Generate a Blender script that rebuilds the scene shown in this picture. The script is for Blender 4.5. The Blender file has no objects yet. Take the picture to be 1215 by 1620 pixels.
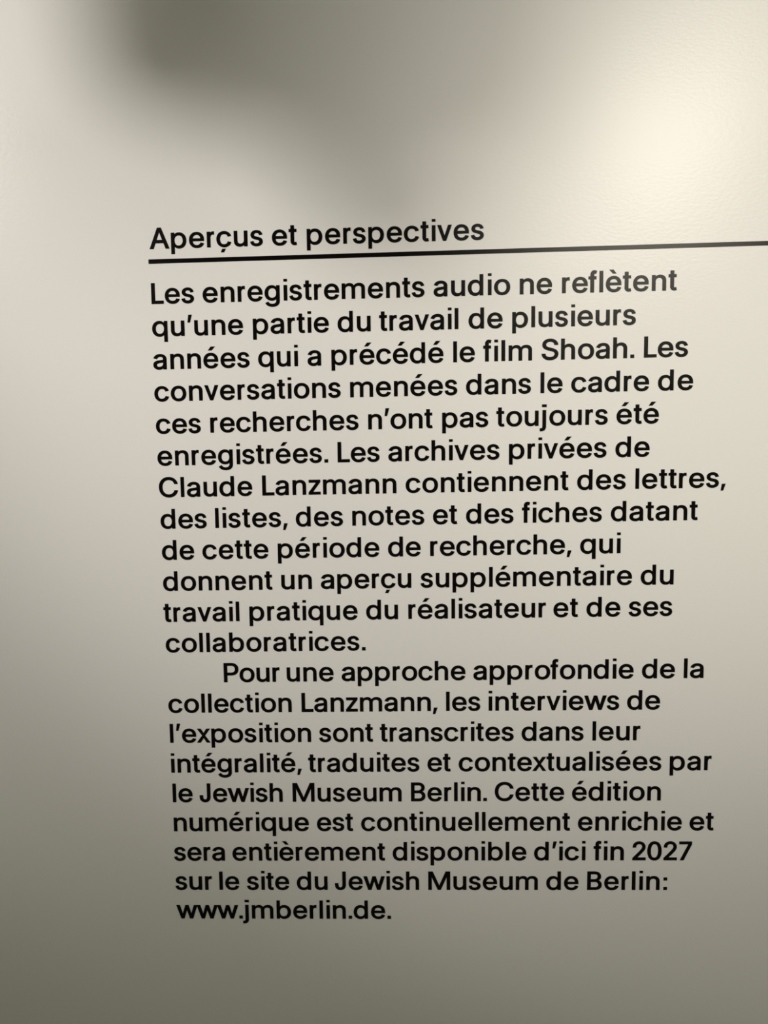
import bpy, bmesh, math
from mathutils import Vector, Matrix
from mathutils.geometry import delaunay_2d_cdt

scene = bpy.context.scene
col = scene.collection

# ---------------------------------------------------------------- camera
cam_data = bpy.data.cameras.new('camera')
cam_data.sensor_fit = 'VERTICAL'
cam_data.sensor_height = 36.0
cam_data.lens = 36.0 * 1150.0 / 1620.0
cam_data.shift_x = 0.057357
cam_data.shift_y = 0.023175
cam_data.clip_start = 0.02
cam = bpy.data.objects.new('camera', cam_data)
rot = Matrix([[0.9993365, 0.015615, 0.032905], [0.0314518, 0.0856169, -0.9958316], [-0.0183671, 0.9962058, 0.085069]])
cam.matrix_world = Matrix.Translation((0.211244, -0.685877, 1.389601)) @ rot.to_4x4()
col.objects.link(cam)
scene.camera = cam

# ---------------------------------------------------------------- ambient light of the dim gallery, exposure
world = bpy.data.worlds.new('world')
scene.world = world
world.use_nodes = True
bg = world.node_tree.nodes['Background']
bg.inputs['Color'].default_value = (1.0, 0.967, 0.72, 1.0)
bg.inputs['Strength'].default_value = AMBIENT = 0.7741
vs = scene.view_settings
vs.view_transform = 'Standard'
vs.look = 'None'
vs.exposure = 0.0
vs.gamma = 1.0
vs.use_curve_mapping = False

# the three track spotlights that light the wall: left one, right (warmer) one, middle one
SPOTS = [
    dict(loc=(-1.9773, -1.5000, 2.6315), aim=(-0.3281, 0.0, 1.7604), half=0.2906, blend=0.7929, power=141.635, radius=0.0880),
    dict(loc=(1.1345, -1.6000, 2.3350), aim=(0.7242, 0.0, 1.6282), half=0.2873, blend=0.9999, power=61.711, radius=0.0500),
    dict(loc=(-1.2459, -1.5000, 2.4728), aim=(0.3360, 0.0, 1.5604), half=0.2709, blend=0.9511, power=129.398, radius=0.0575),
]
SPOT_COLOURS = [(1.0, 0.925, 0.85), (1.0, 0.934, 0.775), (1.0, 0.925, 0.84)]
SPOT_GAIN = (1.0, 1.0, 1.0)
for s, rgb, gain in zip(SPOTS, SPOT_COLOURS, SPOT_GAIN):
    ld = bpy.data.lights.new('spot_beam', 'SPOT')
    ld.energy = s['power'] * gain
    ld.color = rgb
    ld.spot_size = 2.0 * s['half']
    ld.spot_blend = s['blend']
    ld.shadow_soft_size = s['radius']
    lo = bpy.data.objects.new('spot_beam', ld)
    d = Vector(s['aim']) - Vector(s['loc'])
    lo.location = s['loc']
    lo.rotation_euler = d.to_track_quat('-Z', 'Y').to_euler()
    col.objects.link(lo)


# ---------------------------------------------------------------- materials
def principled(name, rgb, rough, spec=0.5):
    m = bpy.data.materials.new(name)
    m.use_nodes = True
    b = m.node_tree.nodes['Principled BSDF']
    b.inputs['Base Color'].default_value = (*rgb, 1.0)
    b.inputs['Roughness'].default_value = rough
    b.inputs['Specular IOR Level'].default_value = spec
    return m, m.node_tree, b


def coated(name, rgb, sheen, rough):
    """matt body colour under a weak satin reflection"""
    m = bpy.data.materials.new(name)
    m.use_nodes = True
    nt = m.node_tree
    nt.nodes.remove(nt.nodes['Principled BSDF'])
    body = nt.nodes.new('ShaderNodeBsdfDiffuse')
    body.inputs['Color'].default_value = (*rgb, 1.0)
    gloss = nt.nodes.new('ShaderNodeBsdfAnisotropic')
    gloss.distribution = 'BECKMANN'
    gloss.inputs['Color'].default_value = (1.0, 1.0, 1.0, 1.0)
    gloss.inputs['Roughness'].default_value = rough
    mix = nt.nodes.new('ShaderNodeMixShader')
    mix.inputs['Fac'].default_value = sheen
    nt.links.new(body.outputs['BSDF'], mix.inputs[1])
    nt.links.new(gloss.outputs['BSDF'], mix.inputs[2])
    nt.links.new(mix.outputs['Shader'], nt.nodes['Material Output'].inputs['Surface'])
    return m, nt, body, gloss


def wall_paint():
    """satin wall paint with the fine stipple and sideways drag a roller leaves"""
    m, nt, body, gloss = coated('satin_wall_paint', (0.80, 0.80, 0.80), 0.01292, 0.2918)
    tc = nt.nodes.new('ShaderNodeTexCoord')
    mp = nt.nodes.new('ShaderNodeMapping')
    mp.inputs['Scale'].default_value = (1.0, 1.0, 1.9)
    nt.links.new(tc.outputs['Object'], mp.inputs['Vector'])
    fine = nt.nodes.new('ShaderNodeTexNoise')
    fine.inputs['Scale'].default_value = 210.0
    fine.inputs['Detail'].default_value = 3.0
    fine.inputs['Roughness'].default_value = 0.55
    nt.links.new(mp.outputs['Vector'], fine.inputs['Vector'])
    b1 = nt.nodes.new('ShaderNodeBump')
    b1.inputs['Strength'].default_value = BUMP
    b1.inputs['Distance'].default_value = 0.0012
    nt.links.new(fine.outputs['Fac'], b1.inputs['Height'])
    nt.links.new(b1.outputs['Normal'], body.inputs['Normal'])
    nt.links.new(b1.outputs['Normal'], gloss.inputs['Normal'])
    return m


BUMP = 0.09


def vinyl():
    return coated('black_vinyl', (0.004, 0.0036, 0.0034), 0.02173, 0.3300)[0]


def mottled(name, a, bcol, scale, rough):
    m, nt, b = principled(name, a, rough, 0.3)
    tc = nt.nodes.new('ShaderNodeTexCoord')
    n = nt.nodes.new('ShaderNodeTexNoise')
    n.inputs['Scale'].default_value = scale
    n.inputs['Detail'].default_value = 4.0
    nt.links.new(tc.outputs['Object'], n.inputs['Vector'])
    r = nt.nodes.new('ShaderNodeValToRGB')
    r.color_ramp.elements[0].color = (*a, 1)
    r.color_ramp.elements[1].color = (*bcol, 1)
    nt.links.new(n.outputs['Fac'], r.inputs['Fac'])
    nt.links.new(r.outputs['Color'], b.inputs['Base Color'])
    return m


WALL = wall_paint()
VINYL = vinyl()
FLOOR = mottled('dark_screed', (0.10, 0.095, 0.09), (0.15, 0.145, 0.135), 3.0, 0.6)
CEILING = mottled('ceiling_plaster', (0.62, 0.61, 0.59), (0.70, 0.69, 0.66), 6.0, 0.9)
DARK_WALL = mottled('anthracite_wall_paint', (0.020, 0.020, 0.021), (0.026, 0.026, 0.027), 4.0, 0.85)
METAL = mottled('black_powder_coat', (0.02, 0.02, 0.02), (0.03, 0.03, 0.03), 90.0, 0.5)
FELT = mottled('dark_grey_felt', (0.05, 0.05, 0.05), (0.08, 0.08, 0.078), 220.0, 0.95)


# ---------------------------------------------------------------- helpers
def link(name, mesh, mat=None, parent=None, loc=(0, 0, 0)):
    o = bpy.data.objects.new(name, mesh)
    if mat is not None and not mesh.materials:
        mesh.materials.append(mat)
    col.objects.link(o)
    o.parent = parent
    o.location = loc
    return o


def empty(name, loc=(0, 0, 0), parent=None):
    o = bpy.data.objects.new(name, None)
    o.empty_display_size = 0.02
    col.objects.link(o)
    o.parent = parent
    o.location = loc
    return o


def tag(o, label=None, category=None, group=None, kind=None):
    for k, v in (('label', label), ('category', category), ('group', group), ('kind', kind)):
        if v:
            o[k] = v
    return o


def box_mesh(name, x0, x1, y0, y1, z0, z1, bevel=0.0):
    bm = bmesh.new()
    bmesh.ops.create_cube(bm, size=1.0)
    for v in bm.verts:
        v.co = Vector(((x0 + x1) / 2 + v.co.x * (x1 - x0), (y0 + y1) / 2 + v.co.y * (y1 - y0),
                       (z0 + z1) / 2 + v.co.z * (z1 - z0)))
    if bevel:
        bmesh.ops.bevel(bm, geom=bm.edges[:], offset=bevel, segments=2, affect='EDGES')
    me = bpy.data.meshes.new(name)
    bm.to_mesh(me)
    bm.free()
    return me


def inside(c, x, y):
    """signed turns of the closed outline round the point"""
    w = 0
    for (x0, y0), (x1, y1) in zip(c, c[1:] + c[:1]):
        if (y0 <= y) != (y1 <= y) and x < x0 + (y - y0) / (y1 - y0) * (x1 - x0):
            w += 1 if y1 > y0 else -1
    return w


def outline_mesh(name, contours, thickness, union=False):
    """solid of the given closed outlines in the xz plane: front at y = -thickness, back at y = 0"""
    K = 100.0            # triangulated large and brought down to size
    vs_, es_ = [], []
    for c in contours:
        n0 = len(vs_)
        vs_ += [Vector((x * K, z * K)) for x, z in c]
        es_ += [(n0 + i, n0 + (i + 1) % len(c)) for i in range(len(c))]
    pv, _, pf, _, _, _ = delaunay_2d_cdt(vs_, es_, [], 0, 1e-6)
    big = [[(x * K, z * K) for x, z in c] for c in contours]
    keep = []
    for f in pf:
        px, pz = sum(pv[i].x for i in f) / len(f), sum(pv[i].y for i in f) / len(f)
        w = [inside(c, px, pz) != 0 for c in big]
        if (any(w) if union else sum(w) % 2):
            keep.append(list(f))
    bm = bmesh.new()
    front = [bm.verts.new((v.x / K, -thickness, v.y / K)) for v in pv]
    back = [bm.verts.new((v.x / K, 0.0, v.y / K)) for v in pv]
    used = {}
    for f in keep:
        bm.faces.new([front[i] for i in f])
        bm.faces.new([back[i] for i in reversed(f)])
        for i, j in zip(f, f[1:] + f[:1]):
            used[(i, j)] = used.get((i, j), 0) + 1
    for (i, j) in used:
        if (j, i) not in used:
            bm.faces.new([front[j], front[i], back[i], back[j]])
    for v in [v for v in bm.verts if not v.link_faces]:
        bm.verts.remove(v)
    bmesh.ops.recalc_face_normals(bm, faces=bm.faces[:])
    me = bpy.data.meshes.new(name)
    bm.to_mesh(me)
    bm.free()
    return me


def tube(bm, a, b, r, seg=16, r2=None):
    a, b = Vector(a), Vector(b)
    d = b - a
    q = d.to_track_quat('Z', 'Y').to_matrix().to_4x4()
    bmesh.ops.create_cone(bm, cap_ends=True, segments=seg, radius1=r, radius2=r if r2 is None else r2,
                          depth=d.length, matrix=Matrix.Translation((a + b) / 2) @ q)


def mesh_of(name, bm):
    me = bpy.data.meshes.new(name)
    bm.to_mesh(me)
    bm.free()
    return me


# ---------------------------------------------------------------- the room
CEIL_Z = 3.0
S = 0.03            # one line of text is 30 mm
BASE_Z = 1.55       # height of the first baseline
tag(link('wall_front', box_mesh('wall_front', -2.6, 3.0, 0.0, 0.12, 0.0, CEIL_Z), WALL), kind='structure')
tag(link('floor', box_mesh('floor', -2.6, 3.0, -4.0, 0.0, -0.1, 0.0), FLOOR), kind='structure')
tag(link('ceiling', box_mesh('ceiling', -2.6, 3.0, -4.0, 0.12, CEIL_Z, CEIL_Z + 0.1), CEILING), kind='structure')

tag(link('wall_back', box_mesh('wall_back', -2.6, 3.0, -3.1, -3.0, 0.0, CEIL_Z), DARK_WALL), kind='structure')  # unseen, added dark to keep stray light out of the vinyl's reflection

# ---------------------------------------------------------------- the wall text
# outlines of the letters: left bearing, right bearing (in lines), closed outlines (x, z pairs in 1/10000 line)
GLYPHS = {
    ',': (0.0249, 0.0493, [[0,-980,740,-980,1460,1120,320,1120]]),
    '.': (0.0455, 0.032, [[0,0,1140,0,1140,1060,0,1060]]),
    '0': (0.0282, 0.0282, [[2277,-81,2076,-73,1882,-49,1696,-9,1516,48,1345,121,1183,211,1030,316,887,436,755,570,633,718,523,879,423,1053,334,1240,255,1440,187,1652,129,1875,82,2109,46,2354,20,2610,5,2877,0,3156,5,3434,21,3702,47,3958,84,4203,131,4438,190,4661,259,4874,339,5074,429,5262,529,5436,640,5598,761,5746,893,5880,1035,6001,1187,6107,1349,6197,1520,6271,1698,6328,1884,6368,2077,6393,2277,6401,2477,6393,2670,6368,2856,6328,3035,6271,3205,6197,3367,6107,3519,6001,3661,5880,3793,5746,3914,5597,4024,5436,4124,5261,4214,5074,4293,4873,4362,4661,4420,4438,4467,4203,4503,3958,4529,3701,4545,3434,4550,3156,4545,2877,4530,2610,4504,2354,4468,2109,4421,1875,4363,1652,4295,1440,4216,1240,4127,1053,4028,879,3917,718,3797,571,3665,437,3523,316,3370,211,3208,121,3037,48,2858,-9,2672,-49,2478,-73], [2277,877,2378,882,2473,897,2562,923,2646,958,2726,1003,2803,1058,2877,1125,2948,1202,3015,1290,3078,1388,3136,1497,3191,1617,3240,1748,3285,1889,3325,2042,3358,2203,3386,2375,3408,2556,3423,2746,3433,2946,3436,3156,3433,3367,3423,3569,3408,3761,3386,3943,3358,4116,3325,4278,3285,4430,3240,4572,3191,4703,3136,4823,3077,4932,3014,5031,2947,5119,2876,5197,2802,5264,2725,5320,2645,5365,2561,5401,2472,5426,2378,5442,2277,5447,2175,5442,2080,5426,1990,5401,1906,5365,1826,5320,1750,5264,1676,5197,1606,5119,1539,5031,1476,4933,1417,4823,1362,4703,1312,4572,1267,4430,1227,4277,1193,4115,1165,3943,1143,3761,1127,3569,1118,3367,1114,3156,1118,2946,1127,2746,1143,2556,1165,2375,1193,2204,1227,2042,1267,1890,1312,1748,1362,1617,1417,1497,1476,1388,1538,1290,1605,1202,1676,1125,1749,1058,1825,1003,1906,958,1990,923,2079,897,2175,882]]),
    '2': (0.0493, 0.0323, [[0,0,0,765,2072,2956,2167,3057,2257,3154,2342,3247,2422,3336,2497,3422,2567,3505,2632,3583,2691,3658,2744,3732,2794,3803,2838,3874,2878,3943,2914,4010,2945,4075,2971,4139,2992,4204,3010,4270,3024,4337,3034,4406,3040,4476,3042,4547,3039,4628,3031,4705,3019,4777,3001,4845,2979,4910,2952,4971,2921,5029,2884,5084,2844,5135,2801,5182,2753,5226,2702,5266,2647,5303,2587,5336,2524,5365,2457,5390,2388,5410,2316,5426,2241,5438,2162,5444,2081,5447,1993,5444,1910,5436,1832,5423,1758,5405,1689,5382,1623,5354,1561,5321,1503,5284,1448,5243,1398,5198,1353,5149,1310,5096,1272,5038,1237,4977,1206,4911,1180,4842,1159,4769,1142,4692,1129,4610,1122,4525,1114,4290,14,4290,26,4597,42,4754,69,4906,108,5053,158,5195,219,5331,291,5462,373,5585,463,5700,562,5807,669,5907,784,5998,907,6081,1038,6155,1175,6220,1318,6276,1465,6321,1616,6356,1772,6381,1932,6396,2097,6401,2261,6396,2420,6381,2575,6357,2725,6322,2870,6278,3010,6223,3144,6159,3271,6086,3390,6006,3502,5919,3606,5824,3702,5723,3789,5614,3869,5498,3939,5376,3998,5250,4047,5119,4085,4985,4112,4847,4128,4705,4133,4561,4130,4457,4122,4355,4109,4254,4090,4153,4066,4054,4036,3956,4001,3859,3960,3760,3911,3660,3855,3557,3792,3452,3721,3345,3644,3235,3560,3122,3469,3006,3368,2883,3258,2754,3140,2619,3012,2477,2875,2329,2729,2174,1423,803,1423,962,4230,962,4230,0]]),
    '7': (0.0471, 0.0645, [[283,0,2942,5491,2942,5358,0,5358,0,6320,4070,6320,4070,5430,1459,0]]),
    ':': (0.0708, 0.0439, [[0,0,1140,0,1140,1060,0,1060], [0,3220,1140,3220,1140,4280,0,4280]]),
    'A': (0.0039, 0.0043, [[0,0,2490,6320,3667,6320,6180,0,4960,0,3543,3679,3505,3778,3466,3883,3426,3996,3383,4114,3339,4239,3294,4371,3247,4509,3197,4657,3144,4815,3089,4984,3030,5164,2969,5355,2905,5558,2771,5959,3381,5959,3248,5556,3183,5351,3121,5158,3062,4975,3006,4804,2952,4644,2902,4495,2853,4355,2808,4224,2764,4100,2724,3984,2685,3875,2649,3774,2615,3680,1228,0], [1270,1683,1270,2645,4913,2645,4913,1683]]),
    'B': (0.0614, 0.0358, [[0,0,0,6320,2362,6320,2546,6315,2725,6301,2896,6278,3059,6246,3213,6203,3360,6151,3498,6090,3625,6020,3744,5943,3854,5860,3955,5769,4046,5671,4129,5567,4201,5456,4262,5340,4314,5222,4357,5099,4390,4973,4414,4844,4428,4712,4432,4577,4429,4461,4420,4351,4404,4245,4382,4144,4353,4048,4316,3956,4273,3870,4225,3791,4173,3717,4117,3647,4056,3582,3991,3521,3921,3465,3848,3414,3774,3368,3699,3326,3622,3287,3543,3252,3463,3220,3380,3191,3432,3198,3432,3383,3356,3387,3453,3370,3550,3345,3646,3314,3740,3275,3833,3230,3925,3177,4015,3118,4101,3051,4183,2978,4259,2899,4331,2814,4397,2722,4459,2624,4516,2518,4564,2406,4602,2287,4632,2163,4653,2034,4666,1899,4670,1759,4665,1621,4651,1485,4627,1353,4593,1225,4549,1100,4495,980,4431,863,4356,750,4269,644,4172,545,4064,454,3946,371,3818,295,3680,226,3531,165,3371,114,3202,73,3022,41,2833,18,2634,4,2427,0], [1150,966,2402,966,2589,971,2755,987,2902,1012,3029,1047,3138,1090,3228,1141,3303,1200,3368,1267,3422,1339,3466,1414,3500,1493,3524,1578,3539,1667,3544,1765,3542,1840,3534,1913,3521,1984,3503,2053,3479,2120,3451,2185,3417,2248,3378,2309,3335,2366,3287,2419,3234,2469,3177,2516,3114,2560,3047,2600,2976,2636,2900,2666,2820,2691,2735,2710,2644,2724,2547,2733,2443,2736,1150,2736], [1150,3673,2320,3673,2407,3675,2487,3683,2565,3694,2639,3711,2710,3731,2778,3757,2844,3786,2906,3820,2963,3857,3016,3898,3065,3942,3110,3989,3151,4040,3188,4094,3221,4151,3248,4210,3270,4272,3288,4337,3301,4406,3308,4479,3311,4555,3306,4652,3292,4743,3270,4828,3238,4907,3198,4983,3148,5055,3089,5122,3022,5181,2945,5232,2854,5274,2750,5308,2630,5333,2496,5349,2344,5354,1150,5354]]),
    'C': (0.0353, 0.0284, [[3125,-81,2873,-73,2628,-49,2391,-9,2161,47,1938,120,1724,209,1518,314,1322,434,1138,568,966,715,806,877,659,1051,525,1239,403,1441,296,1655,205,1879,131,2115,73,2360,33,2615,8,2881,0,3156,8,3432,33,3698,73,3954,131,4200,205,4436,296,4661,403,4875,525,5076,659,5264,806,5439,966,5601,1137,5749,1321,5883,1517,6004,1724,6109,1938,6198,2160,6271,2390,6328,2628,6368,2873,6393,3125,6401,3275,6398,3422,6389,3567,6375,3709,6355,3850,6329,3988,6298,4124,6261,4257,6218,4387,6170,4513,6116,4635,6057,4753,5993,4868,5923,4979,5847,5086,5767,5187,5681,5283,5591,5375,5496,5461,5396,5541,5292,5617,5183,5687,5070,5750,4952,5807,4829,5857,4703,5900,4573,5937,4438,6007,4128,4856,4128,4803,4319,4778,4396,4749,4470,4717,4541,4682,4609,4643,4674,4601,4736,4555,4796,4506,4853,4455,4908,4401,4960,4343,5010,4283,5056,4220,5101,4154,5142,4086,5180,4016,5216,3944,5248,3870,5277,3793,5303,3714,5326,3634,5346,3552,5364,3469,5377,3385,5388,3299,5396,3213,5401,3127,5402,2964,5397,2807,5381,2656,5354,2511,5317,2370,5269,2235,5211,2104,5142,1981,5064,1865,4976,1756,4878,1655,4771,1562,4654,1475,4527,1396,4389,1327,4243,1268,4087,1219,3921,1181,3745,1154,3559,1138,3363,1132,3156,1138,2950,1154,2755,1182,2569,1220,2394,1269,2229,1328,2073,1398,1927,1478,1789,1565,1662,1659,1545,1760,1438,1869,1341,1985,1253,2109,1175,2239,1107,2374,1049,2514,1002,2659,965,2809,939,2965,923,3127,917,3213,919,3299,924,3384,932,3468,943,3551,957,3633,974,3714,995,3793,1019,3870,1045,3944,1075,4016,1107,4087,1142,4155,1180,4221,1221,4284,1265,4344,1311,4401,1361,4455,1412,4506,1467,4555,1525,4601,1585,4643,1648,4682,1714,4717,1782,4749,1852,4778,1926,4803,2002,4856,2192,6006,2192,5939,1883,5903,1750,5860,1620,5810,1494,5754,1372,5691,1254,5621,1140,5546,1031,5465,927,5379,828,5288,733,5192,643,5090,557,4983,476,4873,401,4758,331,4639,266,4517,207,4392,153,4262,104,4129,61,3993,23,3854,-9,3713,-35,3570,-55,3424,-69,3276,-78]]),
    'J': (0.0259, 0.0519, [[1799,-81,1582,-71,1374,-39,1175,13,987,87,810,182,647,299,497,435,362,592,249,766,158,956,88,1162,38,1383,9,1618,0,1866,0,2338,1150,2338,1150,1871,1155,1726,1167,1595,1188,1476,1216,1370,1251,1275,1291,1192,1337,1119,1389,1055,1444,1002,1503,959,1566,925,1636,901,1713,886,1798,881,1882,886,1957,901,2025,925,2088,959,2146,1002,2201,1055,2253,1118,2299,1192,2339,1275,2374,1370,2402,1476,2423,1595,2435,1726,2440,1871,2440,6320,3590,6320,3590,1866,3581,1618,3552,1383,3503,1162,3433,956,3342,766,3229,592,3095,436,2946,299,2783,183,2607,87,2420,13,2222,-39,2014,-71]]),
    'L': (0.0614, 0.003, [[0,0,0,6320,1150,6320,1150,966,3800,966,3800,0]]),
    'M': (0.0614, 0.0529, [[0,0,0,6320,1465,6320,3197,2421,3215,2381,3234,2337,3253,2291,3273,2242,3293,2191,3314,2137,3336,2080,3498,1648,3522,1582,3546,1515,3570,1449,3594,1383,3617,1317,3640,1251,3662,1186,3685,1121,3706,1058,3727,996,3746,937,3766,879,3784,823,3861,579,3277,579,3487,1173,3650,1631,3675,1698,3699,1763,3722,1828,3746,1891,3769,1953,3792,2013,3815,2073,3837,2130,3858,2185,3879,2238,3899,2287,3919,2334,3937,2379,3955,2420,5664,6320,7130,6320,7130,0,5994,0,5994,3593,5996,4021,5997,4090,5998,4159,5999,4229,6000,4300,6002,4372,6004,4445,6005,4519,6019,5045,6034,5709,6445,5709,6352,5436,6324,5355,6295,5274,6265,5192,6236,5110,6205,5028,6174,4946,5962,4392,5932,4317,5903,4243,5875,4172,5846,4102,5819,4034,5791,3968,5765,3903,5739,3841,5714,3783,5690,3727,5668,3674,5646,3625,5626,3578,5607,3534,4031,0,3100,0,1500,3533,1481,3576,1461,3622,1440,3670,1418,3722,1395,3776,1371,3834,1346,3894,1155,4371,1125,4446,1095,4523,1064,4601,1034,4680,1003,4761,971,4842,940,4925,908,5008,876,5091,844,5174,811,5258,778,5341,744,5425,633,5709,1067,5709,1088,5080,1099,4553,1108,4041,1110,3971,1111,3903,1112,3837,1112,3773,1113,3711,1113,3651,1113,3593,1113,0]]),
    'P': (0.0614, 0.01, [[0,0,0,6320,2401,6320,2616,6314,2824,6298,3021,6271,3209,6233,3387,6184,3556,6123,3713,6051,3859,5970,3995,5880,4120,5782,4235,5676,4339,5562,4432,5439,4513,5309,4583,5173,4642,5033,4691,4888,4728,4739,4755,4585,4771,4427,4776,4265,4771,4103,4755,3946,4728,3792,4691,3643,4642,3498,4583,3357,4513,3220,4432,3089,4339,2966,4235,2850,4120,2743,3995,2645,3860,2554,3714,2472,3556,2400,3388,2338,3209,2289,3021,2250,2824,2223,2616,2207,2401,2201,628,2201,628,3163,2362,3163,2498,3166,2623,3176,2739,3191,2846,3212,2944,3239,3033,3272,3113,3309,3188,3352,3256,3399,3318,3450,3373,3504,3422,3563,3465,3625,3503,3692,3536,3764,3565,3840,3588,3919,3606,4000,3620,4085,3628,4173,3630,4265,3628,4357,3620,4446,3606,4531,3588,4612,3565,4690,3536,4765,3503,4836,3465,4902,3422,4964,3373,5021,3318,5075,3256,5124,3188,5171,3112,5213,3031,5251,2941,5283,2843,5309,2735,5330,2619,5345,2494,5355,2358,5358,1150,5358,1150,0]]),
    'S': (0.0326, 0.0358, [[2548,-105,2342,-101,2144,-87,1953,-64,1768,-32,1591,9,1421,60,1259,120,1105,189,960,266,824,350,698,443,581,544,474,653,377,770,291,894,217,1023,154,1159,102,1300,63,1446,35,1598,0,1909,1170,1909,1200,1691,1217,1611,1239,1537,1268,1467,1302,1402,1342,1340,1389,1283,1443,1228,1501,1176,1565,1129,1633,1085,1706,1046,1785,1010,1870,978,1959,951,2051,927,2146,907,2243,892,2342,881,2444,875,2548,873,2666,875,2779,883,2889,896,2994,913,3095,936,3193,963,3286,995,3374,1032,3455,1072,3531,1116,3600,1163,3663,1214,3721,1269,3774,1327,3819,1387,3856,1449,3886,1513,3910,1579,3926,1648,3937,1720,3940,1796,3937,1863,3929,1924,3916,1981,3897,2032,3874,2080,3846,2124,3811,2167,3769,2209,3721,2251,3668,2292,3611,2330,3548,2367,3480,2402,3406,2436,3326,2468,3242,2499,3156,2530,3066,2559,2973,2587,2878,2613,2777,2639,1995,2842,1767,2906,1551,2978,1349,3058,1161,3147,988,3244,830,3349,685,3464,556,3590,445,3727,354,3875,283,4033,232,4200,202,4376,192,4559,199,4716,219,4866,252,5012,299,5153,360,5288,433,5418,520,5540,617,5655,723,5762,838,5862,963,5953,1095,6036,1237,6112,1387,6179,1543,6238,1705,6288,1872,6329,2045,6360,2222,6383,2404,6396,2591,6401,2780,6396,2964,6383,3141,6360,3313,6328,3479,6287,3639,6236,3793,6176,3939,6109,4076,6034,4206,5952,4326,5862,4438,5766,4542,5662,4636,5551,4720,5434,4792,5311,4853,5184,4901,5052,4937,4915,4961,4774,4986,4480,3862,4480,3818,4716,3788,4815,3747,4906,3695,4990,3631,5068,3554,5140,3462,5206,3359,5266,3247,5317,3128,5359,3000,5392,2864,5415,2719,5430,2564,5435,2455,5432,2349,5425,2248,5413,2152,5396,2060,5374,1972,5348,1889,5318,1811,5283,1738,5245,1672,5204,1612,5161,1557,5114,1508,5065,1465,5013,1427,4959,1396,4903,1370,4846,1351,4788,1336,4727,1328,4663,1325,4597,1328,4525,1338,4460,1354,4401,1375,4346,1402,4296,1436,4249,1478,4203,1528,4157,1584,4113,1643,4071,1705,4033,1771,3996,1841,3963,1915,3932,1993,3902,2071,3874,2148,3848,2223,3824,2298,3801,2371,3781,2444,3762,3106,3596,3189,3575,3275,3552,3363,3526,3451,3499,3541,3470,3633,3438,3727,3405,3822,3368,3916,3328,4009,3285,4100,3239,4189,3190,4277,3137,4363,3081,4449,3020,4530,2955,4607,2885,4679,2810,4747,2732,4810,2649,4868,2561,4922,2467,4967,2366,5004,2259,5033,2148,5053,2033,5065,1913,5069,1787,5062,1637,5044,1489,5012,1346,4968,1206,4911,1071,4842,940,4760,814,4667,694,4562,582,4447,477,4322,381,4186,292,4041,211,3885,137,3720,73,3545,18,3362,-27,3171,-61,2971,-86,2764,-100]]),
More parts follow.
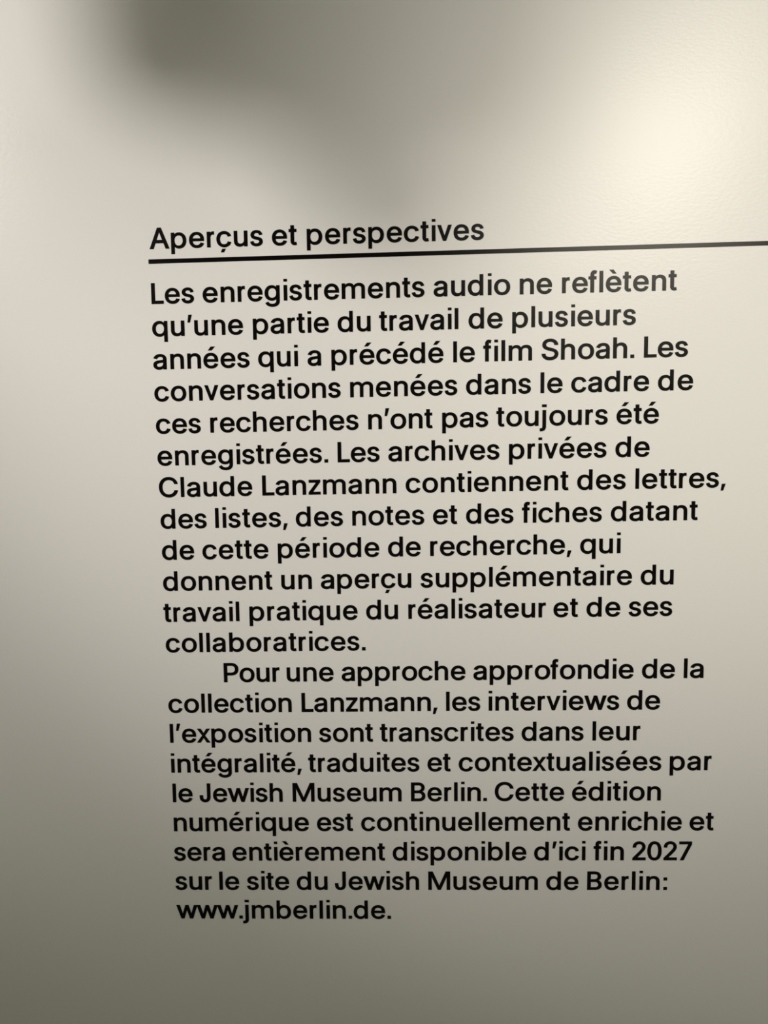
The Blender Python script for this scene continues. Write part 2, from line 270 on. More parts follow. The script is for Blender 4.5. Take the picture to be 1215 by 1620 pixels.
    'a': (0.0303, 0.0559, [[1792,-101,1657,-98,1524,-87,1394,-70,1267,-45,1143,-14,1023,24,905,69,792,121,684,180,583,246,488,319,401,398,320,484,246,578,181,678,125,784,79,896,44,1013,20,1135,5,1262,0,1392,4,1507,15,1617,33,1721,60,1821,94,1915,137,2004,188,2086,245,2161,305,2230,371,2295,442,2355,518,2410,598,2461,682,2506,767,2547,855,2584,944,2618,1036,2649,1130,2677,1227,2701,1325,2723,1422,2742,1518,2760,1615,2777,1712,2792,1809,2806,1906,2820,2003,2832,2122,2846,2235,2859,2341,2872,2441,2883,2534,2893,2621,2903,2700,2911,2769,2919,2831,2929,2886,2940,2934,2952,2975,2964,3008,2977,3032,2990,3046,3000,3054,3009,3059,3019,3064,3031,3068,3047,3071,3068,3073,3099,3073,3117,3071,3186,3065,3250,3056,3310,3043,3366,3026,3418,3007,3466,2984,3511,2958,3553,2929,3591,2897,3627,2860,3660,2819,3691,2774,3720,2724,3746,2670,3769,2611,3789,2547,3805,2478,3819,2405,3828,2326,3834,2242,3836,2155,3834,2072,3828,1994,3819,1920,3806,1851,3790,1786,3770,1724,3747,1665,3721,1609,3693,1556,3663,1508,3632,1463,3599,1423,3565,1385,3529,1349,3491,1316,3453,1287,3414,1261,3376,1238,3338,1218,3300,1139,3147,67,3426,200,3691,262,3804,330,3910,404,4009,486,4102,574,4187,667,4264,764,4334,864,4398,966,4456,1073,4508,1182,4555,1295,4596,1410,4631,1525,4660,1640,4685,1755,4705,1871,4721,1987,4732,2104,4739,2220,4741,2301,4740,2382,4736,2466,4729,2551,4720,2639,4709,2728,4695,2820,4679,2914,4658,3008,4633,3101,4604,3193,4570,3283,4532,3371,4489,3460,4442,3547,4388,3631,4326,3711,4258,3785,4184,3854,4104,3918,4018,3978,3925,4033,3823,4079,3712,4116,3595,4144,3470,4164,3339,4176,3200,4180,3057,4180,0,3086,0,3086,602,3305,602,3326,627,3292,575,3254,524,3212,474,3167,424,3118,374,3064,323,3005,272,2940,224,2870,178,2797,135,2719,95,2637,57,2550,22,2456,-11,2357,-39,2253,-62,2145,-79,2032,-91,1915,-99], [1925,810,2035,813,2139,822,2237,836,2328,856,2413,881,2492,912,2566,948,2637,989,2702,1033,2761,1080,2815,1130,2864,1182,2907,1237,2946,1296,2980,1358,3009,1420,3032,1482,3050,1546,3063,1610,3070,1675,3073,1744,3091,2048,3337,2219,3300,2195,3261,2175,3221,2157,3179,2142,3134,2128,3086,2115,3038,2103,2989,2091,2938,2081,2885,2070,2831,2060,2774,2050,2717,2040,2659,2031,2602,2023,2544,2015,2488,2007,2431,2000,2375,1993,2320,1986,2011,1949,1936,1939,1865,1928,1794,1915,1725,1900,1658,1884,1592,1866,1528,1846,1469,1825,1415,1802,1366,1777,1321,1750,1280,1721,1243,1691,1210,1659,1184,1627,1163,1594,1146,1556,1132,1514,1121,1467,1114,1415,1112,1357,1114,1306,1120,1258,1129,1215,1142,1174,1158,1137,1177,1101,1200,1068,1228,1036,1260,1005,1295,976,1333,949,1376,924,1423,902,1475,881,1530,862,1588,847,1650,834,1714,823,1781,816,1852,812]]),
    'b': (0.0627, 0.0384, [[2482,-97,2346,-94,2217,-85,2095,-69,1978,-47,1867,-19,1762,16,1665,57,1577,101,1495,146,1418,194,1346,244,1279,297,1217,352,1162,408,1114,462,1070,512,1028,562,989,609,953,655,920,700,935,681,1082,681,1082,0,0,0,0,6320,1105,6320,1105,3985,937,3985,922,3966,954,4008,990,4052,1027,4097,1068,4144,1111,4193,1157,4246,1211,4301,1272,4355,1338,4407,1409,4456,1484,4503,1565,4548,1652,4591,1748,4631,1853,4666,1965,4693,2082,4714,2207,4729,2338,4738,2477,4741,2662,4735,2842,4717,3017,4687,3186,4645,3349,4590,3507,4523,3657,4444,3800,4354,3934,4253,4059,4142,4174,4021,4280,3890,4376,3750,4463,3599,4540,3440,4605,3273,4657,3098,4698,2917,4727,2729,4744,2533,4750,2331,4744,2128,4727,1931,4698,1742,4658,1560,4606,1385,4542,1217,4466,1057,4380,906,4284,765,4178,633,4063,511,3939,399,3805,297,3662,206,3512,126,3355,58,3191,3,3022,-41,2847,-72,2667,-91], [2359,826,2478,830,2590,842,2695,862,2794,890,2886,925,2973,968,3054,1018,3132,1076,3204,1140,3270,1210,3331,1285,3386,1367,3437,1455,3481,1549,3521,1649,3554,1754,3582,1862,3604,1975,3619,2092,3628,2213,3632,2339,3628,2462,3619,2581,3604,2696,3583,2807,3556,2913,3523,3016,3484,3114,3440,3207,3390,3293,3335,3373,3275,3447,3209,3515,3137,3578,3060,3635,2978,3684,2891,3726,2798,3761,2699,3788,2592,3808,2479,3820,2359,3824,2240,3820,2128,3808,2022,3789,1923,3763,1831,3730,1745,3689,1664,3642,1587,3587,1516,3526,1451,3460,1390,3388,1335,3309,1286,3224,1241,3133,1202,3036,1168,2933,1141,2825,1119,2712,1104,2593,1095,2468,1091,2339,1095,2208,1104,2082,1120,1962,1142,1847,1170,1737,1204,1632,1243,1532,1289,1439,1339,1352,1395,1271,1456,1197,1522,1130,1594,1068,1671,1012,1753,963,1839,922,1931,888,2029,861,2133,842,2243,830]]),
    'c': (0.0184, 0.0247, [[2375,-97,2181,-91,1991,-72,1807,-41,1630,4,1459,60,1294,128,1137,209,989,301,849,403,720,515,600,637,489,769,389,910,299,1061,219,1220,152,1386,97,1559,54,1738,24,1924,6,2116,0,2315,6,2517,24,2712,54,2900,97,3081,152,3256,219,3423,298,3583,389,3734,489,3876,600,4008,720,4130,849,4242,989,4344,1137,4437,1294,4518,1459,4586,1630,4642,1807,4686,1991,4716,2181,4735,2375,4741,2484,4739,2589,4734,2693,4724,2796,4712,2897,4695,2996,4675,3094,4651,3190,4623,3283,4593,3374,4558,3462,4521,3549,4480,3633,4436,3714,4388,3793,4337,3870,4283,3942,4225,4012,4164,4079,4100,4142,4032,4201,3962,4257,3888,4309,3812,4357,3733,4400,3652,4440,3568,4475,3482,4561,3250,3490,3010,3430,3181,3414,3222,3397,3262,3378,3301,3357,3339,3334,3375,3309,3411,3282,3445,3254,3479,3223,3511,3191,3542,3158,3572,3122,3601,3084,3628,3046,3654,3006,3677,2964,3700,2920,3720,2874,3739,2826,3757,2777,3772,2725,3786,2672,3797,2617,3807,2560,3814,2501,3820,2440,3823,2378,3824,2254,3820,2140,3807,2034,3786,1935,3757,1843,3721,1757,3676,1677,3623,1602,3563,1531,3497,1466,3425,1407,3349,1354,3266,1305,3178,1262,3083,1225,2983,1193,2879,1167,2773,1146,2663,1131,2550,1122,2434,1119,2315,1122,2198,1131,2084,1146,1973,1166,1865,1193,1760,1225,1657,1262,1558,1305,1463,1353,1375,1407,1293,1466,1217,1531,1146,1601,1081,1677,1021,1757,969,1842,925,1934,888,2033,860,2140,839,2254,826,2378,822,2441,823,2503,827,2563,832,2621,840,2677,850,2730,862,2782,876,2832,892,2881,909,2928,929,2972,950,3015,973,3056,997,3095,1024,3133,1052,3168,1081,3203,1112,3235,1144,3266,1178,3295,1213,3322,1251,3348,1289,3372,1328,3393,1369,3413,1410,3431,1452,3447,1495,3507,1667,4577,1433,4493,1198,4458,1109,4419,1023,4375,939,4327,859,4275,781,4219,707,4160,635,4097,567,4030,502,3961,439,3888,380,3811,324,3732,271,3650,221,3565,174,3477,132,3387,93,3295,57,3200,25,3103,-3,3004,-28,2904,-49,2801,-66,2697,-80,2592,-89,2485,-95]]),
    'd': (0.0236, 0.0674, [[2240,-97,2057,-91,1879,-72,1707,-41,1540,3,1379,59,1224,126,1075,207,934,298,802,400,680,512,566,634,462,765,367,907,282,1058,206,1218,143,1385,91,1560,51,1742,23,1932,6,2128,0,2331,6,2533,23,2728,52,2917,92,3098,144,3272,208,3439,284,3599,370,3749,466,3890,570,4021,684,4142,807,4253,939,4353,1080,4444,1229,4523,1384,4590,1545,4644,1712,4687,1884,4717,2062,4735,2244,4741,2380,4738,2508,4729,2631,4714,2747,4693,2856,4665,2960,4631,3055,4590,3141,4547,3220,4502,3295,4455,3366,4406,3431,4355,3492,4301,3546,4246,3594,4193,3637,4144,3677,4096,3715,4049,3749,4004,3780,3961,3760,3985,3574,3985,3574,6320,4680,6320,4680,0,3601,0,3601,681,3765,681,3784,703,3751,657,3715,611,3677,562,3635,513,3591,462,3542,408,3486,352,3425,297,3359,245,3288,195,3213,147,3133,102,3047,58,2952,17,2849,-19,2739,-47,2624,-69,2502,-85,2375,-94], [2360,826,2473,830,2580,842,2681,861,2775,887,2864,921,2948,962,3027,1011,3102,1067,3171,1129,3236,1196,3294,1270,3348,1350,3397,1437,3441,1531,3479,1631,3512,1736,3539,1846,3560,1961,3575,2082,3584,2208,3587,2339,3584,2469,3575,2593,3560,2712,3540,2826,3513,2934,3481,3037,3443,3135,3400,3226,3352,3311,3299,3389,3240,3461,3177,3527,3107,3587,3033,3642,2954,3690,2870,3730,2780,3763,2684,3790,2583,3808,2475,3820,2360,3824,2242,3820,2131,3808,2027,3788,1930,3761,1839,3727,1755,3685,1676,3635,1601,3579,1531,3516,1467,3448,1409,3374,1355,3294,1307,3208,1264,3115,1226,3017,1193,2914,1167,2807,1146,2696,1131,2581,1122,2462,1119,2339,1122,2213,1131,2092,1146,1975,1168,1862,1195,1753,1227,1649,1266,1548,1310,1454,1359,1366,1413,1284,1472,1209,1537,1140,1608,1076,1683,1018,1763,967,1848,925,1938,890,2034,862,2136,842,2245,830]]),
    'e': (0.0373, 0.0329, [[2429,-97,2222,-91,2022,-72,1830,-41,1645,3,1467,59,1298,128,1137,209,986,301,845,403,714,515,593,636,482,768,382,909,293,1059,215,1218,149,1383,95,1555,53,1734,24,1919,6,2110,0,2307,6,2505,23,2698,52,2884,93,3064,146,3237,211,3405,287,3565,375,3717,473,3860,580,3994,698,4118,826,4232,963,4336,1110,4430,1266,4513,1429,4583,1599,4640,1775,4684,1958,4716,2147,4735,2342,4741,2463,4738,2582,4731,2700,4717,2818,4699,2935,4676,3051,4647,3166,4613,3281,4573,3393,4526,3502,4474,3607,4415,3709,4349,3808,4278,3904,4200,3997,4115,4084,4023,4165,3924,4240,3819,4309,3707,4372,3588,4430,3463,4481,3331,4524,3191,4559,3044,4586,2890,4605,2730,4616,2564,4620,2392,4620,1963,518,1963,518,2845,4280,2763,3516,2235,3506,2600,3498,2711,3483,2817,3464,2919,3438,3016,3407,3109,3371,3197,3330,3280,3284,3358,3234,3429,3179,3495,3119,3555,3054,3611,2984,3661,2909,3704,2830,3742,2745,3772,2654,3796,2557,3814,2453,3824,2343,3828,2231,3824,2125,3813,2025,3795,1931,3771,1843,3739,1759,3701,1680,3656,1605,3604,1534,3548,1470,3487,1410,3423,1356,3354,1307,3280,1262,3202,1223,3120,1190,3036,1163,2951,1142,2863,1127,2774,1118,2682,1115,2586,1115,2202,1119,2072,1129,1950,1147,1835,1171,1727,1201,1625,1238,1529,1281,1439,1330,1355,1385,1277,1444,1206,1508,1140,1577,1081,1652,1027,1732,979,1818,937,1908,901,2003,871,2103,848,2208,832,2318,822,2435,818,2510,820,2582,824,2653,831,2720,841,2785,854,2848,870,2908,888,2965,909,3019,932,3071,958,3120,987,3167,1018,3211,1052,3253,1089,3292,1128,3328,1169,3361,1213,3392,1259,3419,1308,3445,1360,3522,1530,4593,1297,4496,1047,4450,946,4397,848,4336,754,4268,663,4193,577,4111,495,4023,418,3930,346,3831,278,3728,216,3618,159,3504,107,3385,60,3261,19,3132,-16,2999,-46,2862,-68,2722,-84,2578,-94]]),
    'f': (-0.0103, 0.0156, [[2339,4786,2339,3877,0,3877,0,4786], [561,0,561,5262,563,5374,571,5483,585,5588,605,5688,631,5784,663,5875,702,5961,745,6041,793,6116,846,6186,905,6251,969,6310,1039,6364,1113,6412,1190,6454,1268,6489,1351,6518,1435,6541,1522,6557,1611,6567,1696,6571,1756,6570,1811,6567,1864,6563,1917,6557,1969,6549,2021,6539,2068,6527,2107,6515,2141,6504,2174,6492,2206,6480,2238,6468,2270,6455,2486,6392,2243,5470,1834,5576,1833,5579,1829,5583,1823,5588,1816,5593,1806,5598,1799,5603,1798,5606,1798,5609,1795,5612,1789,5614,1780,5615,1769,5616,1762,5617,1738,5614,1731,5608,1731,5598,1735,5586,1739,5570,1740,5550,1736,5523,1728,5487,1718,5443,1708,5391,1698,5332,1691,5264,1687,5189,1685,5105,1685,0]]),
    'g': (0.0309, 0.0552, [[2369,-1785,2212,-1782,2061,-1774,1916,-1760,1775,-1740,1640,-1715,1510,-1685,1386,-1648,1268,-1607,1155,-1562,1048,-1512,946,-1458,849,-1400,758,-1338,673,-1271,594,-1203,521,-1132,453,-1059,389,-984,331,-907,277,-828,145,-619,1071,-150,1182,-290,1211,-329,1243,-368,1277,-408,1314,-449,1353,-491,1393,-532,1433,-571,1477,-607,1524,-642,1576,-675,1632,-707,1693,-738,1758,-766,1826,-792,1899,-813,1979,-831,2066,-845,2160,-855,2261,-861,2367,-863,2521,-858,2664,-843,2797,-819,2920,-784,3034,-741,3139,-688,3234,-627,3315,-559,3382,-482,3437,-396,3480,-298,3512,-187,3532,-62,3539,78,3539,792,3724,792,3743,813,3711,768,3675,722,3637,675,3596,627,3553,578,3506,526,3451,472,3391,420,3325,370,3255,322,3180,278,3101,235,3015,195,2921,157,2819,125,2711,100,2596,80,2476,66,2349,58,2215,55,2041,61,1870,77,1704,105,1542,144,1385,193,1233,254,1086,327,946,410,814,503,690,607,576,720,471,844,375,977,288,1119,211,1272,146,1433,93,1603,52,1780,23,1965,6,2158,0,2359,6,2558,23,2750,52,2935,92,3114,144,3286,208,3450,284,3607,370,3755,465,3894,569,4023,683,4143,805,4253,936,4353,1077,4443,1224,4522,1378,4589,1538,4644,1703,4687,1873,4717,2048,4735,2228,4741,2363,4738,2490,4729,2611,4715,2726,4694,2835,4666,2938,4633,3033,4593,3119,4550,3199,4505,3274,4458,3345,4409,3411,4357,3472,4303,3526,4247,3574,4194,3618,4144,3658,4095,3696,4048,3731,4002,3763,3958,3742,3981,3561,3981,3561,4682,4645,4682,4645,36,4639,-134,4620,-300,4589,-458,4544,-609,4486,-751,4414,-884,4329,-1007,4235,-1119,4132,-1222,4021,-1316,3901,-1401,3772,-1477,3636,-1544,3493,-1602,3344,-1651,3192,-1692,3036,-1725,2875,-1751,2710,-1770,2541,-1781], [2342,969,2456,972,2563,982,2664,1000,2758,1023,2846,1054,2929,1090,3006,1133,3078,1183,3145,1238,3207,1298,3264,1365,3317,1438,3364,1517,3407,1603,3445,1696,3477,1794,3504,1898,3525,2008,3540,2124,3549,2246,3552,2374,3549,2500,3540,2620,3525,2735,3504,2845,3478,2950,3446,3050,3408,3145,3366,3235,3318,3318,3265,3395,3208,3465,3145,3531,3077,3590,3005,3644,2928,3691,2846,3731,2758,3764,2664,3790,2563,3809,2456,3820,2342,3824,2227,3820,2119,3808,2018,3789,1923,3762,1834,3728,1751,3686,1673,3637,1598,3581,1529,3519,1466,3452,1407,3380,1354,3302,1306,3218,1263,3128,1225,3032,1193,2933,1167,2829,1146,2722,1132,2610,1123,2494,1120,2374,1123,2252,1132,2134,1147,2021,1168,1914,1194,1811,1227,1714,1264,1621,1307,1534,1356,1454,1408,1380,1466,1311,1530,1249,1598,1192,1672,1140,1750,1095,1834,1057,1923,1026,2018,1001,2120,983,2228,972]]),
    'h': (0.0452, 0.0552, [[1106,2768,1106,0,0,0,0,6320,1106,6320,1106,3333,561,3333,719,3698,800,3860,890,4008,989,4142,1099,4263,1218,4369,1346,4459,1480,4534,1620,4598,1765,4650,1915,4690,2071,4718,2232,4735,2398,4741,2546,4737,2689,4725,2828,4705,2963,4677,3093,4640,3218,4595,3338,4542,3454,4479,3562,4409,3663,4329,3757,4241,3842,4145,3920,4041,3990,3929,4052,3809,4104,3680,4146,3544,4179,3401,4202,3251,4216,3093,4220,2930,4220,0,3114,0,3114,2866,3108,2999,3092,3119,3066,3228,3030,3327,2985,3416,2931,3497,2866,3570,2793,3634,2713,3689,2624,3734,2527,3769,2420,3795,2303,3810,2174,3816,2087,3813,2001,3806,1919,3793,1840,3776,1763,3753,1690,3726,1619,3694,1553,3658,1492,3618,1434,3573,1381,3523,1332,3469,1287,3411,1245,3347,1209,3280,1178,3208,1153,3131,1133,3049,1118,2962,1109,2869]]),
    'i': (0.0669, 0.0398, [[0,0,1100,0,1100,4680,0,4680], [0,5700,1100,5700,1100,6520,0,6520]]),
    'j': (-0.0202, 0.0463, [[798,4786,1904,4786,1904,-212,1902,-334,1892,-454,1875,-570,1851,-682,1818,-790,1778,-894,1730,-993,1675,-1087,1612,-1175,1541,-1257,1463,-1332,1379,-1400,1288,-1461,1190,-1516,1085,-1563,975,-1603,858,-1635,736,-1660,609,-1678,476,-1688,339,-1692,0,-1692,0,-738,312,-738,394,-735,464,-726,524,-711,575,-692,618,-669,653,-642,684,-610,711,-572,736,-528,757,-477,774,-419,787,-354,795,-280,798,-196], [649,5700,2061,5700,2061,6520,649,6520]]),
    'l': (0.0594, 0.0531, [[0,0,1110,0,1110,6320,0,6320]]),
    'm': (0.0475, 0.0497, [[0,0,0,4682,1080,4682,1086,3424,693,3424,786,3713,827,3814,875,3912,928,4004,986,4091,1051,4174,1121,4250,1195,4321,1272,4386,1352,4446,1436,4501,1523,4551,1614,4595,1707,4634,1802,4668,1898,4696,1995,4719,2094,4738,2193,4750,2294,4758,2397,4761,2565,4754,2727,4735,2880,4702,3026,4655,3163,4594,3290,4520,3408,4433,3514,4335,3608,4230,3692,4116,3764,3995,3824,3866,3872,3730,3952,3416,3471,3416,3559,3697,3598,3794,3645,3887,3698,3977,3758,4062,3824,4143,3897,4220,3975,4292,4057,4359,4144,4421,4236,4478,4331,4531,4431,4578,4535,4621,4643,4658,4753,4689,4866,4715,4982,4735,5100,4749,5221,4758,5344,4761,5478,4757,5609,4746,5738,4728,5863,4703,5985,4670,6104,4629,6220,4581,6332,4526,6439,4462,6538,4390,6631,4310,6717,4223,6797,4128,6869,4026,6934,3915,6988,3795,7033,3669,7067,3536,7091,3397,7105,3251,7110,3101,7110,0,6006,0,6006,3080,6000,3200,5984,3304,5957,3394,5920,3473,5874,3541,5819,3599,5751,3651,5671,3698,5586,3739,5497,3772,5404,3798,5307,3817,5205,3828,5098,3832,5009,3829,4923,3822,4842,3811,4765,3795,4692,3775,4623,3751,4558,3722,4497,3689,4440,3654,4388,3615,4340,3574,4297,3530,4258,3483,4223,3432,4192,3379,4167,3324,4145,3266,4129,3206,4117,3143,4109,3077,4107,3005,4107,0,3003,0,3003,3150,2998,3240,2983,3319,2960,3392,2927,3459,2884,3522,2831,3581,2767,3637,2694,3688,2616,3731,2532,3767,2441,3795,2343,3815,2239,3828,2127,3832,2050,3830,1975,3823,1901,3812,1829,3797,1757,3777,1687,3753,1619,3724,1554,3692,1493,3656,1436,3616,1383,3572,1333,3524,1287,3472,1245,3416,1208,3357,1177,3294,1151,3226,1131,3153,1116,3075,1107,2991,1104,2899,1104,0]]),
    'n': (0.0618, 0.0474, [[1106,2768,1106,0,0,0,0,4682,1079,4682,1084,3333,568,3333,726,3699,807,3860,898,4008,998,4143,1109,4263,1229,4369,1358,4459,1492,4535,1632,4598,1778,4650,1930,4690,2087,4718,2249,4735,2415,4741,2565,4737,2709,4725,2849,4705,2984,4677,3114,4640,3240,4595,3360,4542,3476,4480,3584,4409,3686,4330,3780,4242,3866,4146,3945,4042,4016,3930,4079,3810,4132,3681,4175,3545,4208,3401,4232,3251,4245,3093,4250,2931,4250,0,3144,0,3144,2866,3139,2999,3122,3119,3096,3228,3060,3326,3014,3416,2959,3497,2893,3570,2819,3634,2737,3689,2647,3734,2548,3769,2439,3795,2320,3810,2190,3816,2101,3813,2014,3806,1931,3793,1850,3776,1773,3753,1698,3726,1627,3694,1559,3658,1497,3617,1439,3572,1385,3523,1335,3469,1289,3410,1247,3347,1210,3279,1179,3208,1153,3131,1133,3049,1118,2962,1109,2869]]),
    'o': (0.0348, 0.0238, [[2416,-97,2217,-91,2024,-72,1837,-41,1657,3,1483,59,1317,128,1157,209,1006,301,865,402,733,514,611,636,499,768,396,909,304,1060,223,1219,155,1385,99,1558,55,1738,25,1924,6,2116,0,2315,6,2517,24,2712,55,2900,99,3082,154,3257,223,3424,304,3584,396,3735,498,3877,611,4009,733,4131,865,4243,1006,4345,1157,4437,1317,4518,1483,4587,1657,4642,1837,4686,2024,4716,2217,4735,2416,4741,2617,4735,2812,4716,3000,4686,3182,4642,3357,4587,3525,4518,3685,4437,3837,4345,3979,4243,4111,4131,4233,4009,4345,3877,4447,3735,4538,3584,4619,3424,4687,3256,4742,3082,4785,2900,4816,2712,4834,2517,4840,2315,4834,2116,4816,1924,4785,1738,4742,1558,4687,1385,4619,1219,4538,1060,4447,909,4345,768,4233,636,4111,514,3979,402,3837,300,3685,208,3525,128,3357,59,3182,3,3000,-41,2812,-72,2617,-91], [2416,822,2544,826,2664,839,2777,860,2881,889,2978,925,3067,969,3151,1022,3229,1082,3302,1148,3369,1219,3430,1295,3486,1377,3535,1464,3579,1559,3618,1658,3651,1760,3678,1865,3699,1973,3714,2084,3723,2198,3726,2315,3723,2433,3714,2548,3699,2660,3678,2769,3651,2876,3618,2979,3579,3080,3535,3175,3485,3264,3430,3347,3369,3424,3302,3495,3229,3562,3150,3622,3067,3675,2977,3720,2881,3757,2776,3786,2664,3807,2544,3819,2416,3824,2290,3819,2172,3807,2062,3786,1959,3757,1864,3720,1776,3676,1693,3623,1615,3562,1542,3496,1475,3424,1414,3347,1359,3265,1309,3176,1265,3082,1227,2982,1194,2878,1167,2772,1146,2663,1131,2550,1122,2434,1119,2315,1122,2198,1131,2084,1146,1973,1167,1865,1194,1760,1227,1658,1265,1559,1309,1464,1359,1377,1414,1295,1475,1218,1541,1147,1614,1082,1692,1022,1775,969,1864,925,1959,888,2061,860,2172,839,2290,826]]),
    'p': (0.0438, 0.0439, [[0,-1692,0,4682,1083,4682,1083,3985,932,3985,914,3963,947,4006,981,4051,1019,4097,1059,4144,1103,4193,1150,4246,1204,4301,1265,4355,1331,4407,1402,4456,1477,4503,1558,4547,1644,4591,1740,4631,1845,4666,1956,4693,2074,4714,2198,4729,2328,4738,2467,4741,2651,4735,2830,4717,3004,4687,3173,4645,3335,4590,3492,4523,3642,4444,3784,4354,3918,4253,4042,4142,4157,4021,4262,3890,4358,3749,4445,3599,4521,3440,4585,3273,4638,3098,4678,2917,4707,2728,4724,2533,4730,2331,4724,2128,4707,1931,4679,1742,4639,1560,4587,1385,4523,1217,4447,1057,4361,906,4266,765,4161,633,4047,511,3923,399,3790,298,3647,206,3497,126,3341,58,3178,3,3009,-41,2835,-72,2655,-91,2471,-97,2336,-94,2208,-85,2086,-69,1970,-47,1860,-19,1756,16,1660,57,1572,101,1491,147,1415,194,1343,244,1276,297,1215,352,1159,408,1110,461,1066,512,1024,561,985,609,949,655,915,701,931,681,1105,681,1105,-1692], [2349,826,2467,830,2578,842,2682,862,2780,890,2872,925,2957,968,3039,1018,3115,1076,3186,1140,3252,1210,3313,1285,3368,1367,3418,1454,3462,1549,3501,1649,3535,1754,3562,1862,3584,1975,3599,2092,3608,2213,3611,2339,3608,2462,3599,2581,3584,2696,3563,2807,3536,2914,3503,3016,3465,3115,3421,3207,3371,3293,3317,3373,3257,3447,3192,3515,3120,3578,3044,3635,2963,3685,2877,3726,2785,3761,2686,3788,2581,3808,2468,3820,2349,3824,2231,3820,2120,3808,2015,3789,1917,3763,1826,3730,1740,3690,1660,3642,1584,3587,1513,3526,1448,3460,1389,3388,1334,3310,1285,3225,1240,3133,1201,3036,1168,2933,1141,2825,1120,2712,1104,2593,1095,2469,1092,2339,1095,2208,1104,2082,1120,1962,1142,1847,1169,1737,1203,1632,1243,1532,1288,1438,1338,1351,1393,1271,1454,1197,1520,1129,1591,1067,1667,1012,1748,963,1834,922,1925,888,2022,861,2125,842,2234,830]]),
    'q': (0.0282, 0.0552, [[4780,-1692,3675,-1692,3675,681,3841,681,3856,702,3822,656,3786,609,3747,561,3705,512,3660,461,3611,407,3555,351,3493,296,3426,244,3354,194,3277,146,3196,101,3108,57,3012,16,2907,-19,2796,-48,2679,-69,2555,-85,2425,-94,2287,-97,2101,-91,1919,-72,1743,-41,1573,3,1409,58,1251,126,1099,206,956,297,821,399,696,510,580,632,473,764,376,905,289,1056,212,1216,147,1384,93,1559,52,1742,23,1931,6,2127,0,2331,6,2533,23,2729,53,2917,94,3099,148,3273,213,3441,291,3600,379,3751,477,3891,584,4022,700,4143,826,4254,961,4354,1105,4444,1256,4523,1414,4590,1578,4645,1748,4687,1924,4717,2106,4735,2292,4741,2430,4738,2561,4729,2686,4714,2804,4693,2915,4666,3020,4631,3117,4591,3204,4548,3285,4503,3362,4456,3433,4407,3500,4356,3562,4302,3617,4247,3666,4195,3710,4146,3751,4098,3790,4052,3825,4007,3858,3964,3843,3985,3703,3985,3703,4682,4780,4682], [2411,826,2528,830,2640,842,2745,861,2844,888,2937,922,3025,963,3108,1012,3185,1068,3258,1130,3325,1198,3386,1272,3442,1352,3492,1438,3538,1532,3577,1632,3611,1737,3639,1847,3661,1962,3676,2082,3686,2208,3689,2339,3686,2469,3677,2593,3661,2712,3640,2825,3612,2933,3579,3036,3540,3133,3496,3224,3446,3309,3390,3387,3330,3459,3263,3526,3191,3586,3113,3641,3030,3689,2942,3730,2849,3763,2749,3789,2643,3808,2530,3820,2411,3824,2288,3820,2172,3808,2064,3788,1962,3761,1867,3726,1779,3684,1696,3634,1618,3577,1546,3515,1479,3447,1418,3373,1362,3293,1312,3207,1267,3114,1228,3016,1195,2913,1167,2807,1146,2696,1131,2581,1121,2462,1118,2339,1121,2213,1131,2092,1146,1975,1168,1863,1196,1754,1230,1650,1270,1550,1315,1455,1366,1367,1422,1286,1484,1211,1552,1141,1625,1077,1704,1019,1787,968,1876,925,1970,890,2070,862,2177,842,2290,830]]),
    'r': (0.0524, 0.0409, [[0,0,0,4682,1078,4682,1078,4005,874,4005,874,4007,911,4099,957,4192,1010,4278,1070,4360,1137,4435,1210,4505,1289,4568,1372,4621,1459,4666,1551,4700,1645,4725,1743,4740,1839,4745,1862,4745,1883,4745,1903,4744,1925,4743,1947,4743,1969,4742,1994,4741,2260,4724,2260,3688,2061,3744,2055,3746,2045,3748,2030,3751,2012,3755,1990,3758,1966,3762,1942,3766,1918,3769,1894,3772,1869,3774,1843,3775,1816,3776,1791,3776,1735,3774,1684,3768,1635,3757,1588,3743,1543,3724,1499,3701,1455,3674,1414,3642,1375,3607,1338,3568,1303,3525,1271,3478,1241,3427,1213,3371,1189,3313,1168,3251,1150,3181,1131,3108,1116,3037,1108,2965,1105,2886,1105,0]]),
